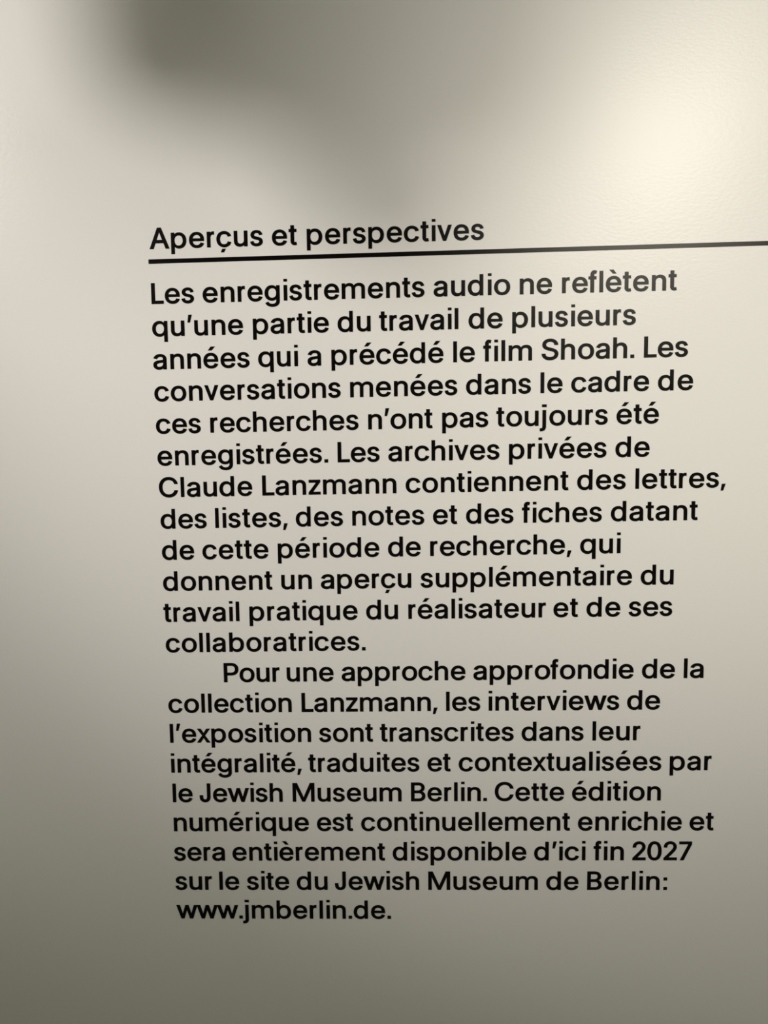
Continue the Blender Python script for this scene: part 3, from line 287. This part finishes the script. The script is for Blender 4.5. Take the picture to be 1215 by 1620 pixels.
    's': (0.0195, 0.0346, [[1946,-97,1808,-94,1673,-85,1542,-70,1416,-50,1292,-23,1173,10,1058,49,946,94,840,144,739,201,644,264,554,333,469,408,391,489,318,576,253,669,195,767,145,870,103,977,68,1090,0,1343,1040,1543,1114,1322,1143,1242,1178,1171,1218,1107,1262,1051,1311,1002,1367,959,1430,920,1499,888,1574,860,1655,839,1742,823,1837,813,1938,810,2055,814,2163,825,2262,843,2352,868,2434,899,2507,936,2573,980,2631,1028,2678,1077,2714,1126,2740,1175,2758,1225,2769,1278,2773,1335,2771,1382,2764,1427,2753,1469,2739,1507,2720,1544,2696,1579,2666,1612,2630,1644,2588,1675,2538,1705,2480,1732,2414,1757,2341,1780,2255,1801,1514,1976,1340,2021,1174,2074,1020,2135,877,2203,747,2279,628,2363,521,2455,428,2556,349,2665,283,2782,233,2906,197,3037,176,3174,169,3316,174,3435,189,3550,215,3662,251,3770,297,3874,353,3974,419,4069,494,4158,575,4241,663,4318,758,4389,860,4454,968,4513,1083,4566,1203,4613,1327,4652,1456,4684,1588,4709,1724,4727,1863,4737,2006,4741,2143,4738,2275,4729,2402,4714,2525,4693,2643,4665,2757,4631,2865,4591,2967,4545,3063,4494,3155,4439,3241,4377,3322,4311,3397,4240,3466,4164,3529,4084,3586,4002,3638,3916,3685,3827,3727,3735,3764,3639,3853,3398,2840,3190,2761,3373,2736,3431,2705,3487,2670,3541,2630,3594,2585,3646,2536,3695,2487,3736,2432,3771,2368,3800,2294,3824,2210,3841,2115,3852,2010,3855,1911,3852,1819,3842,1733,3826,1654,3803,1581,3774,1514,3740,1452,3699,1398,3655,1355,3610,1323,3564,1298,3516,1281,3466,1271,3414,1267,3355,1270,3304,1277,3256,1289,3213,1304,3174,1325,3138,1350,3104,1382,3071,1423,3038,1473,3006,1533,2975,1603,2945,1681,2916,1770,2890,1869,2864,2550,2706,2725,2660,2891,2608,3046,2547,3188,2479,3318,2404,3437,2320,3542,2228,3633,2128,3711,2019,3775,1904,3824,1781,3859,1652,3880,1517,3887,1377,3882,1256,3866,1138,3840,1024,3804,913,3756,806,3699,704,3631,605,3555,513,3470,426,3378,346,3278,272,3171,204,3057,142,2936,87,2808,38,2676,-3,2539,-37,2397,-63,2251,-82,2101,-93]]),
    't': (0.0193, 0.0159, [[2384,4786,2384,3877,0,3877,0,4786], [543,5874,1661,5874,1661,1304,1663,1228,1667,1162,1674,1104,1683,1054,1692,1012,1700,979,1705,955,1707,937,1708,922,1711,909,1720,898,1737,889,1763,883,1802,881,1805,881,1814,882,1825,883,1839,885,1854,887,1872,890,1891,893,1912,897,1933,901,1954,905,1973,909,1992,913,2010,917,2313,956,2503,74,2267,19,2230,8,2193,-2,2155,-11,2117,-18,2078,-25,2039,-31,2001,-36,1964,-40,1927,-43,1890,-45,1853,-47,1816,-48,1774,-49,1625,-42,1476,-21,1334,15,1199,65,1074,131,960,211,859,305,771,410,699,527,641,653,597,788,566,932,548,1084,543,1243]]),
    'u': (0.0534, 0.055, [[1818,-61,1671,-57,1529,-44,1391,-24,1258,5,1129,42,1004,87,884,140,769,202,661,273,560,353,466,441,380,537,302,642,231,754,169,875,117,1004,74,1140,41,1283,18,1433,4,1589,0,1751,0,4682,1106,4682,1106,1815,1112,1682,1128,1563,1154,1454,1190,1355,1235,1265,1290,1185,1354,1112,1428,1047,1508,993,1597,948,1694,912,1801,887,1917,871,2045,866,2132,868,2217,876,2299,888,2377,906,2453,928,2525,955,2595,987,2660,1023,2721,1064,2777,1109,2830,1158,2878,1212,2924,1272,2965,1336,3001,1404,3032,1476,3057,1553,3077,1635,3092,1722,3101,1814,3104,1913,3104,4682,4210,4682,4210,0,3130,0,3130,1348,3652,1348,3492,981,3411,818,3320,669,3219,534,3109,413,2988,308,2860,218,2726,144,2587,82,2443,31,2294,-9,2140,-38,1981,-55]]),
    'v': (0.0098, 0.0103, [[1721,0,0,4682,1128,4682,2057,1984,2096,1870,2134,1756,2170,1641,2205,1526,2238,1412,2269,1298,2299,1184,2327,1072,2356,961,2384,851,2413,742,2443,634,2472,527,2566,241,1843,241,1940,528,1970,635,2000,743,2029,851,2058,961,2086,1071,2114,1183,2143,1297,2173,1411,2205,1526,2239,1640,2275,1755,2311,1869,2350,1983,3279,4682,4403,4682,2682,0]]),
    'w': (-0.0092, -0.0151, [[1560,0,0,4682,1200,4682,1821,2660,1856,2543,1891,2422,1927,2298,1964,2170,2001,2038,2039,1902,2077,1762,2116,1617,2155,1467,2193,1313,2232,1154,2270,991,2308,823,2395,479,1808,479,1893,817,1930,979,1967,1139,2005,1294,2042,1446,2079,1594,2117,1739,2154,1880,2192,2018,2229,2152,2266,2284,2303,2413,2340,2538,2377,2660,2989,4682,4076,4682,4679,2659,4714,2539,4749,2416,4784,2289,4820,2160,4856,2027,4893,1890,4930,1751,4968,1607,5005,1458,5043,1305,5080,1148,5117,986,5154,820,5238,479,4641,479,4732,820,4771,985,4810,1145,4849,1301,4888,1453,4927,1602,4966,1746,5004,1886,5042,2023,5080,2157,5117,2287,5154,2415,5190,2539,5226,2660,5847,4682,7047,4682,5487,0,4449,0,3789,2093,3609,2712,3583,2802,3557,2893,3532,2985,3507,3077,3482,3169,3457,3263,3432,3356,3197,4199,3850,4199,3617,3358,3592,3264,3567,3170,3541,3076,3516,2984,3490,2891,3465,2800,3439,2709,3413,2618,3387,2528,3360,2439,3334,2351,3307,2263,3280,2177,3254,2092,2598,0]]),
    'x': (-0.0134, -0.0134, [[0,0,2138,2892,2133,1900,91,4682,1345,4682,1937,3759,1995,3668,2051,3577,2106,3488,2158,3401,2208,3314,2257,3229,2303,3146,2347,3065,2391,2986,2435,2908,2480,2830,2525,2753,2570,2677,2782,2387,1769,2387,1985,2677,2029,2752,2073,2828,2115,2905,2156,2983,2197,3061,2237,3141,2279,3225,2324,3311,2373,3398,2424,3487,2478,3577,2535,3668,2594,3760,3198,4682,4435,4682,2387,1877,2384,2849,4509,0,3256,0,2567,1056,2510,1146,2455,1234,2402,1321,2351,1406,2302,1490,2255,1572,2211,1652,2168,1730,2126,1806,2083,1881,2040,1956,1996,2029,1953,2102,1738,2390,2754,2390,2540,2102,2497,2030,2456,1958,2414,1884,2374,1809,2335,1733,2295,1656,2254,1575,2209,1492,2161,1407,2111,1321,2058,1234,2002,1145,1944,1056,1247,0]]),
    'z': (0.0275, 0.0275, [[0,0,0,720,2438,3894,2438,3745,71,3745,71,4682,3709,4682,3709,3931,1338,792,1338,937,3780,937,3780,0]]),
    'ç': (0.0239, 0.0221, [[2375,-97,2181,-91,1991,-72,1807,-41,1630,4,1459,60,1294,128,1137,209,989,301,849,403,720,515,600,637,489,769,389,910,299,1061,219,1220,152,1386,97,1559,54,1738,24,1924,6,2116,0,2315,6,2517,24,2712,54,2900,97,3081,152,3256,219,3423,298,3583,389,3734,489,3876,600,4008,720,4130,849,4242,989,4344,1137,4437,1294,4518,1459,4586,1630,4642,1807,4686,1991,4716,2181,4735,2375,4741,2484,4739,2589,4734,2693,4724,2796,4712,2897,4695,2996,4675,3094,4651,3190,4623,3283,4593,3374,4558,3462,4521,3549,4480,3633,4436,3714,4388,3793,4337,3870,4283,3942,4225,4012,4164,4079,4100,4142,4032,4201,3962,4257,3888,4309,3812,4357,3733,4400,3652,4440,3568,4475,3482,4561,3250,3490,3010,3430,3181,3414,3222,3397,3262,3378,3301,3357,3339,3334,3375,3309,3411,3282,3445,3254,3479,3223,3511,3191,3542,3158,3572,3122,3601,3084,3628,3046,3654,3006,3677,2964,3700,2920,3720,2874,3739,2826,3757,2777,3772,2725,3786,2672,3797,2617,3807,2560,3814,2501,3820,2440,3823,2378,3824,2254,3820,2140,3807,2034,3786,1935,3757,1843,3721,1757,3676,1677,3623,1602,3563,1531,3497,1466,3425,1407,3349,1354,3266,1305,3178,1262,3083,1225,2983,1193,2879,1167,2773,1146,2663,1131,2550,1122,2434,1119,2315,1122,2198,1131,2084,1146,1973,1166,1865,1193,1760,1225,1657,1262,1558,1305,1463,1353,1375,1407,1293,1466,1217,1531,1146,1601,1081,1677,1021,1757,969,1842,925,1934,888,2033,860,2140,839,2254,826,2378,822,2441,823,2503,827,2563,832,2621,840,2677,850,2730,862,2782,876,2832,892,2881,909,2928,929,2972,950,3015,973,3056,997,3095,1024,3133,1052,3168,1081,3203,1112,3235,1144,3266,1178,3295,1213,3322,1251,3348,1289,3372,1328,3393,1369,3413,1410,3431,1452,3447,1495,3507,1667,4577,1433,4493,1198,4458,1109,4419,1023,4375,939,4327,859,4275,781,4219,707,4160,635,4097,567,4030,502,3961,439,3888,380,3811,324,3732,271,3650,221,3565,174,3477,132,3387,93,3295,57,3200,25,3103,-3,3004,-28,2904,-49,2801,-66,2697,-80,2592,-89,2485,-95], [1280,-1580,2220,-1580,2820,-500,1720,-500]]),
    'è': (0.0268, 0.025, [[2429,-97,2222,-91,2022,-72,1830,-41,1645,3,1467,59,1298,128,1137,209,986,301,845,403,714,515,593,636,482,768,382,909,293,1059,215,1218,149,1383,95,1555,53,1734,24,1919,6,2110,0,2307,6,2505,23,2698,52,2884,93,3064,146,3237,211,3405,287,3565,375,3717,473,3860,580,3994,698,4118,826,4232,963,4336,1110,4430,1266,4513,1429,4583,1599,4640,1775,4684,1958,4716,2147,4735,2342,4741,2463,4738,2582,4731,2700,4717,2818,4699,2935,4676,3051,4647,3166,4613,3281,4573,3393,4526,3502,4474,3607,4415,3709,4349,3808,4278,3904,4200,3997,4115,4084,4023,4165,3924,4240,3819,4309,3707,4372,3588,4430,3463,4481,3331,4524,3191,4559,3044,4586,2890,4605,2730,4616,2564,4620,2392,4620,1963,518,1963,518,2845,4280,2763,3516,2235,3506,2600,3498,2711,3483,2817,3464,2919,3438,3016,3407,3109,3371,3197,3330,3280,3284,3358,3234,3429,3179,3495,3119,3555,3054,3611,2984,3661,2909,3704,2830,3742,2745,3772,2654,3796,2557,3814,2453,3824,2343,3828,2231,3824,2125,3813,2025,3795,1931,3771,1843,3739,1759,3701,1680,3656,1605,3604,1534,3548,1470,3487,1410,3423,1356,3354,1307,3280,1262,3202,1223,3120,1190,3036,1163,2951,1142,2863,1127,2774,1118,2682,1115,2586,1115,2202,1119,2072,1129,1950,1147,1835,1171,1727,1201,1625,1238,1529,1281,1439,1330,1355,1385,1277,1444,1206,1508,1140,1577,1081,1652,1027,1732,979,1818,937,1908,901,2003,871,2103,848,2208,832,2318,822,2435,818,2510,820,2582,824,2653,831,2720,841,2785,854,2848,870,2908,888,2965,909,3019,932,3071,958,3120,987,3167,1018,3211,1052,3253,1089,3292,1128,3328,1169,3361,1213,3392,1259,3419,1308,3445,1360,3522,1530,4593,1297,4496,1047,4450,946,4397,848,4336,754,4268,663,4193,577,4111,495,4023,418,3930,346,3831,278,3728,216,3618,159,3504,107,3385,60,3261,19,3132,-16,2999,-46,2862,-68,2722,-84,2578,-94], [3120,5450,2050,5450,950,6620,2250,6620]]),
    'é': (0.0311, 0.0367, [[2429,-97,2222,-91,2022,-72,1830,-41,1645,3,1467,59,1298,128,1137,209,986,301,845,403,714,515,593,636,482,768,382,909,293,1059,215,1218,149,1383,95,1555,53,1734,24,1919,6,2110,0,2307,6,2505,23,2698,52,2884,93,3064,146,3237,211,3405,287,3565,375,3717,473,3860,580,3994,698,4118,826,4232,963,4336,1110,4430,1266,4513,1429,4583,1599,4640,1775,4684,1958,4716,2147,4735,2342,4741,2463,4738,2582,4731,2700,4717,2818,4699,2935,4676,3051,4647,3166,4613,3281,4573,3393,4526,3502,4474,3607,4415,3709,4349,3808,4278,3904,4200,3997,4115,4084,4023,4165,3924,4240,3819,4309,3707,4372,3588,4430,3463,4481,3331,4524,3191,4559,3044,4586,2890,4605,2730,4616,2564,4620,2392,4620,1963,518,1963,518,2845,4280,2763,3516,2235,3506,2600,3498,2711,3483,2817,3464,2919,3438,3016,3407,3109,3371,3197,3330,3280,3284,3358,3234,3429,3179,3495,3119,3555,3054,3611,2984,3661,2909,3704,2830,3742,2745,3772,2654,3796,2557,3814,2453,3824,2343,3828,2231,3824,2125,3813,2025,3795,1931,3771,1843,3739,1759,3701,1680,3656,1605,3604,1534,3548,1470,3487,1410,3423,1356,3354,1307,3280,1262,3202,1223,3120,1190,3036,1163,2951,1142,2863,1127,2774,1118,2682,1115,2586,1115,2202,1119,2072,1129,1950,1147,1835,1171,1727,1201,1625,1238,1529,1281,1439,1330,1355,1385,1277,1444,1206,1508,1140,1577,1081,1652,1027,1732,979,1818,937,1908,901,2003,871,2103,848,2208,832,2318,822,2435,818,2510,820,2582,824,2653,831,2720,841,2785,854,2848,870,2908,888,2965,909,3019,932,3071,958,3120,987,3167,1018,3211,1052,3253,1089,3292,1128,3328,1169,3361,1213,3392,1259,3419,1308,3445,1360,3522,1530,4593,1297,4496,1047,4450,946,4397,848,4336,754,4268,663,4193,577,4111,495,4023,418,3930,346,3831,278,3728,216,3618,159,3504,107,3385,60,3261,19,3132,-16,2999,-46,2862,-68,2722,-84,2578,-94], [1500,5450,2620,5450,3720,6620,2380,6620]]),
    '’': (0.0454, 0.0117, [[0,4020,740,4020,1400,6400,300,6400]]),
}

# label, [(word, x of its first ink, extra tracking, baseline counted in lines from the first one)]
LINES = [
    ('"Aperçus et perspectives" heading in black letters above the black rule', [('Aperçus', 1.0423, 0.0032, -1.6357), ('et', 4.8198, 0.0016, -1.6331), ('perspectives', 5.887, 0.0055, -1.6295)]),
    ('black line of text beginning "Les enregistrements", first under the rule', [('Les', 1.0393, -0.0003, 0.0171), ('enregistrements', 2.6357, 0.0016, 0.0171), ('audio', 9.7341, 0.0055, 0.0171), ('ne', 12.3447, -0.001, 0.0171), ('reflètent', 13.6186, 0.0029, 0.0171)]),
    ('black line of text beginning "qu’une partie du travail"', [('qu’une', 1.0267, 0.0011, 1.0062), ('partie', 4.1647, 0.0009, 1.0067), ('du', 6.7846, 0.0043, 1.007), ('travail', 8.0612, -0.0035, 1.0073), ('de', 10.7943, -0.0038, 1.0076), ('plusieurs', 12.1218, 0.0008, 1.008)]),
    ('black line of text beginning "années qui a précédé"', [('années', 1.0213, -0.0006, 2.0138), ('qui', 4.3027, -0.003, 2.0111), ('a', 5.8371, 0, 2.0098), ('précédé', 6.5751, -0.0005, 2.0073), ('le', 10.325, -0.0082, 2.0046), ('film', 11.2407, 0.0072, 2.0031), ('Shoah.', 13.0171, 0.0013, 2.0004), ('Les', 16.1108, -0.0031, 1.9978)]),
    ('black line of text beginning "conversations menées"', [('conversations', 1.0185, 0.0016, 2.9993), ('menées', 7.1386, 0.0014, 3.0007), ('dans', 10.7145, 0.0003, 3.0016), ('le', 12.9908, 0.0035, 3.0021), ('cadre', 13.9263, -0.002, 3.0026), ('de', 16.5529, 0.0179, 3.0031)]),
    ('black line of text beginning "ces recherches n’ont pas"', [('ces', 1.0284, -0.0056, 4.0039), ('recherches', 2.7444, -0.0001, 4.0017), ('n’ont', 7.6858, -0.0056, 3.9992), ('pas', 9.9764, -0.0073, 3.9979), ('toujours', 11.6437, 0.0047, 3.9961), ('été', 15.315, 0.0013, 3.9944)]),
    ('black line of text beginning "enregistrées. Les archives"', [('enregistrées.', 1.0403, 0.0013, 5.0017), ('Les', 6.7169, -0.0082, 5.0025), ('archives', 8.2998, 0.0007, 5.0031), ('privées', 12.0348, 0.0007, 5.0038), ('de', 15.2969, 0.0033, 5.0043)]),
    ('black line of text ending "contiennent des lettres," with comma, the widest line', [('Claude', 1.0508, 0.0022, 5.9987), ('Lanzmann', 4.3267, 0.0034, 5.9972), ('contiennent', 8.8299, 0.0045, 5.9953), ('des', 14.1394, 0.0046, 5.994), ('lettres,', 15.9228, 0.0023, 5.993)]),
    ('black line of text beginning "des listes, des notes"', [('des', 1.0622, -0.0043, 6.9977), ('listes,', 2.8069, 0.0068, 6.9965), ('des', 5.3631, 0.0041, 6.9954), ('notes', 7.1454, 0.003, 6.9942), ('et', 9.6749, -0.008, 6.9933), ('des', 10.7069, -0.0022, 6.9925), ('fiches', 12.4426, 0.004, 6.9913), ('datant', 15.1881, 0.0053, 6.9898)]),
    ('black line of text beginning "de cette période de recherche"', [('de', 1.0694, -0.0067, 7.9929), ('cette', 2.3661, 0.0033, 7.9927), ('période', 4.7713, 0.0039, 7.9922), ('de', 8.2569, -0.0126, 7.9919), ('recherche,', 9.5812, 0.0004, 7.9915), ('qui', 14.2532, 0.003, 7.991)]),
    ('black line of text beginning "donnent un aperçu"', [('donnent', 1.0674, 0.004, 8.9929), ('un', 4.8565, 0.0085, 8.9938), ('aperçu', 6.1191, -0.0013, 8.9946), ('supplémentaire', 9.2705, 0.0054, 8.9964), ('du', 16.1402, 0.003, 8.9978)]),
    ('black line of text beginning "travail pratique du réalisateur"', [('travail', 1.0444, 0.0002, 9.9989), ('pratique', 3.812, 0.0028, 9.9974), ('du', 7.5413, -0.0027, 9.9963), ('réalisateur', 8.878, 0.0009, 9.9949), ('et', 13.4429, 0.0021, 9.9936), ('de', 14.4752, 0.011, 9.9931), ('ses', 15.781, -0.0064, 9.9924)]),
    ('black single word line "collaboratrices." closing the first paragraph', [('collaboratrices.', 1.0788, 0.0034, 10.9957)]),
    ('indented black line of text beginning "Pour une approche approfondie"', [('Pour', 2.9283, -0.013, 11.9932), ('une', 4.9619, -0.0031, 11.993), ('approche', 6.729, -0.0049, 11.9928), ('approfondie', 10.93, -0.0025, 11.9924), ('de', 16.2339, -0.0107, 11.9922), ('la', 17.5378, 0.0007, 11.9921)]),
    ('black line of text beginning "collection" and ending "les interviews de"', [('collection', 1.0903, -0.0033, 12.994), ('Lanzmann,', 5.4186, -0.0054, 12.9978), ('les', 10.0587, -0.0094, 13.0004), ('interviews', 11.4153, 0.0, 13.0028), ('de', 15.7874, -0.0056, 13.0052)]),
    ('black line of text beginning "l’exposition sont transcrites"', [('l’exposition', 1.1045, -0.0012, 13.9933), ('sont', 5.9639, -0.0077, 13.9969), ('transcrites', 7.9297, -0.005, 14.0004), ('dans', 12.4648, -0.0067, 14.004), ('leur', 14.711, -0.0004, 14.0061)]),
    ('black line of text beginning "intégralité, traduites"', [('intégralité,', 1.1086, -0.0028, 14.998), ('traduites', 5.5945, -0.0034, 14.9995), ('et', 9.453, -0.0198, 15.0004), ('contextualisées', 10.4563, -0.0023, 15.0018), ('par', 17.1652, 0.0037, 15.0033)]),
    ('black line of text beginning "le" and ending "Cette édition"', [('le', 1.1232, -0.0116, 15.999), ('Jewish', 2.0097, -0.0051, 15.999), ('Museum', 5.0642, -0.0033, 15.9991), ('Berlin.', 8.9119, -0.0067, 15.9991), ('Cette', 11.613, -0.0041, 15.9992), ('édition', 14.085, 0.0019, 15.9992)]),
    ('black line of text beginning "numérique est continuellement"', [('numérique', 1.1233, -0.0023, 16.9923), ('est', 5.8401, -0.0133, 16.9942), ('continuellement', 7.2835, -0.0023, 16.9968), ('enrichie', 14.2851, -0.0004, 17.0), ('et', 17.8369, -0.0023, 17.0014)]),
    ('black line of text ending with the year "2027"', [('sera', 1.0917, -0.012, 18.0039), ('entièrement', 3.035, -0.0024, 18.004), ('disponible', 8.2996, -0.0018, 18.0042), ('d’ici', 12.8856, 0.0053, 18.0044), ('fin', 14.7969, -0.0007, 18.0044), ('2027', 16.0405, -0.0113, 18.0045)]),
    ('black line of text beginning "sur le site" and ending with a colon', [('sur', 1.1017, -0.0078, 19.0121), ('le', 2.5694, -0.0072, 19.0121), ('site', 3.4825, -0.0088, 19.0121), ('du', 5.1364, 0.0019, 19.012), ('Jewish', 6.3925, 0.0013, 19.0119), ('Museum', 9.4529, -0.0003, 19.0118), ('de', 13.2852, -0.0005, 19.0117), ('Berlin:', 14.6039, 0.0078, 19.0116)]),
    ('black web address standing alone as the last line under the text', [('www.jmberlin.de.', 1.1049, -0.0008, 20.0107)]),
]

KIND = {'.': 'full_stop', ',': 'comma', ':': 'colon', '’': 'apostrophe'}
VINYL_T = 0.00025
_mesh = {}


def glyph_mesh(ch):
    if ch not in _mesh:
        cs = [[(k[i] * 1e-4 * S, k[i + 1] * 1e-4 * S) for i in range(0, len(k), 2)] for k in GLYPHS[ch][2]]
        name = KIND.get(ch, 'digit' if ch.isdigit() else 'letter')
        _mesh[ch] = outline_mesh(name, cs, VINYL_T, union=ch in 'tfA')     # a crossbar lies over its stem
        _mesh[ch].materials.append(VINYL)
    return _mesh[ch]


def ink_width(ch):
    cs = GLYPHS[ch][2]
    if ch in 'éèç':
        cs = cs[:-1]
    return max(max(k[0::2]) for k in cs) * 1e-4


for n, (label, words) in enumerate(LINES):
    x0, yb = words[0][1], words[0][3]
    root = empty('heading_line' if n == 0 else 'text_line', (x0 * S, 0.0, BASE_Z - yb * S))
    tag(root, label, 'heading' if n == 0 else 'text', None if n == 0 else 'lines of wall text')
    for text, x, track, y in words:
        word = empty('word', ((x - x0) * S, 0.0, -(y - yb) * S), root)
        pen = 0.0
        for i, ch in enumerate(text):
            if i:
                pen += ink_width(text[i - 1]) + GLYPHS[text[i - 1]][1] + GLYPHS[ch][0] + track
            me = glyph_mesh(ch)
            link(me.name.split('.')[0], me, None, word, (pen * S, 0.0, 0.0))

# the rule under the heading runs on beyond the frame
rule = link('rule_line', box_mesh('rule_line', 0.0, 27.0 * S, -VINYL_T, 0.0, -0.065 * S, 0.065 * S), VINYL,
            None, (0.993 * S, 0.0, BASE_Z + 1.262 * S))
rule.rotation_euler = (0.0, -0.0016, 0.0)
tag(rule, 'thin black horizontal rule on the wall under the heading', 'line')

# ---------------------------------------------------------------- track lighting, and panels added out of view to cast the top shadow
TRACK_Z = 2.86
track = empty('lighting_track', (0.0, -1.72, TRACK_Z))
tag(track, 'black lighting track hung below the ceiling carrying three spotlights', 'lighting track')
link('rail', box_mesh('rail', -2.4, 1.9, -0.018, 0.018, 0.0, 0.035, 0.003), METAL, track)
for hx in (-2.2, -0.3, 1.6):
    bm = bmesh.new()
    tube(bm, (hx, 0, 0.035), (hx, 0, CEIL_Z - TRACK_Z), 0.006)
    link('hanger', mesh_of('hanger', bm), METAL, track)

SPOT_LABELS = ['black spotlight aimed at the wall from the first end of the track',
               'black spotlight at the far end of the track with the warmest beam',
               'black spotlight hanging between the other two on the track']
for s, lab in zip(SPOTS, SPOT_LABELS):
    p = Vector(s['loc'])
    d = (Vector(s['aim']) - p).normalized()
    top = Vector((p.x - d.x * 0.12, -1.72, TRACK_Z))
    root = empty('track_spotlight', top)
    tag(root, lab, 'spotlight', 'spotlights on the track')
    back = p - d * (0.03 + s['radius'])         # the can ends just behind the lamp
    bm = bmesh.new()
    tube(bm, back - d * 0.15 - top, back - top, 0.05, 28, 0.056)
    link('housing', mesh_of('housing', bm), METAL, root)
    bm = bmesh.new()
    tube(bm, back - d * 0.075 - top, (0, 0, 0), 0.009)
    link('stem', mesh_of('stem', bm), METAL, root)
    link('adapter', box_mesh('adapter', -0.05, 0.05, -0.016, 0.016, -0.03, 0.0, 0.003), METAL, root)

SHADOW_PANEL_A = [(-1.0066, 2.3042), (-1.0164, 2.2888), (-1.0188, 2.2656), (-1.0172, 2.2416), (-1.0154, 2.2238), (-1.0117, 2.2165), (-1.0052, 2.2153), (-0.9997, 2.2146), (-0.9995, 2.2086), (-1.0085, 2.1940), (-1.0240, 2.1743), (-1.0387, 2.1541), (-1.0454, 2.1385), (-1.0407, 2.1285), (-1.0290, 2.1215), (-1.0141, 2.1179), (-0.9999, 2.1178), (-0.9861, 2.1229), (-0.9713, 2.1324), (-0.9571, 2.1433), (-0.9454, 2.1524), (-0.9367, 2.1593), (-0.9300, 2.1656), (-0.9245, 2.1712), (-0.9191, 2.1762), (-0.9136, 2.1780), (-0.9085, 2.1775), (-0.9042, 2.1797), (-0.9010, 2.1899), (-0.8969, 2.2135), (-0.8924, 2.2459), (-0.8919, 2.2776), (-0.8996, 2.2993), (-0.9208, 2.3096), (-0.9522, 2.3133), (-0.9841, 2.3112)]  # outline shaped so its shadow falls at the upper left
SHADOW_PANEL_B = [(-0.5728, 2.2070), (-0.5871, 2.1815), (-0.5901, 2.1469), (-0.5870, 2.1125), (-0.5830, 2.0876), (-0.5777, 2.0757), (-0.5689, 2.0720), (-0.5597, 2.0727), (-0.5529, 2.0742), (-0.5494, 2.0774), (-0.5475, 2.0837), (-0.5463, 2.0897), (-0.5451, 2.0921), (-0.5439, 2.0890), (-0.5431, 2.0826), (-0.5421, 2.0757), (-0.5400, 2.0711), (-0.5361, 2.0705), (-0.5311, 2.0720), (-0.5263, 2.0734), (-0.5229, 2.0725), (-0.5218, 2.0683), (-0.5221, 2.0620), (-0.5224, 2.0549), (-0.5213, 2.0481), (-0.5183, 2.0406), (-0.5142, 2.0322), (-0.5094, 2.0256), (-0.5042, 2.0233), (-0.4976, 2.0275), (-0.4899, 2.0361), (-0.4832, 2.0456), (-0.4795, 2.0527), (-0.4809, 2.0556), (-0.4858, 2.0567), (-0.4905, 2.0581), (-0.4913, 2.0624), (-0.4860, 2.0698), (-0.4771, 2.0790), (-0.4679, 2.0898), (-0.4610, 2.1019), (-0.4575, 2.1159), (-0.4558, 2.1317), (-0.4544, 2.1483), (-0.4521, 2.1650), (-0.4452, 2.1838), (-0.4358, 2.2041), (-0.4306, 2.2213), (-0.4358, 2.2315), (-0.4589, 2.2341), (-0.4971, 2.2311), (-0.5401, 2.2221)]  # outline shaped for the broad soft shadow along the top


def shadow_panel(outline, y_at, label):  # invented light blocker above the frame, there only for its shadow
    cx = sum(p[0] for p in outline) / len(outline)
    zt = max(p[1] for p in outline)
    root = empty('shadow_panel', (cx, y_at(cx), zt))
    tag(root, label, 'hanging panel')
    me = outline_mesh('panel', [[(x - cx, z - zt) for x, z in outline]], 0.008)
    for v in me.vertices:
        v.co.y += y_at(v.co.x + cx) - y_at(cx)
    link('panel', me, FELT, root)
    w = [p[0] for p in outline if p[1] > zt - 0.03]
    for t in (0.25, 0.75):
        x = min(w) + t * (max(w) - min(w))
        bm = bmesh.new()
        a = Vector((x - cx, y_at(x) - y_at(cx) - 0.004, -0.03))
        tube(bm, a, (a.x, a.y, CEIL_Z - zt), 0.0015, 8)
        link('cord', mesh_of('cord', bm), METAL, root)


shadow_panel(SHADOW_PANEL_A, lambda x: -0.75, 'narrow dark felt panel with a rounded lower end added out of view to shade the wall')
shadow_panel(SHADOW_PANEL_B, lambda x: -0.7539 - 0.7571 * (x - -0.5019), 'broad dark felt panel with a shouldered lower end added out of view to shade the wall')
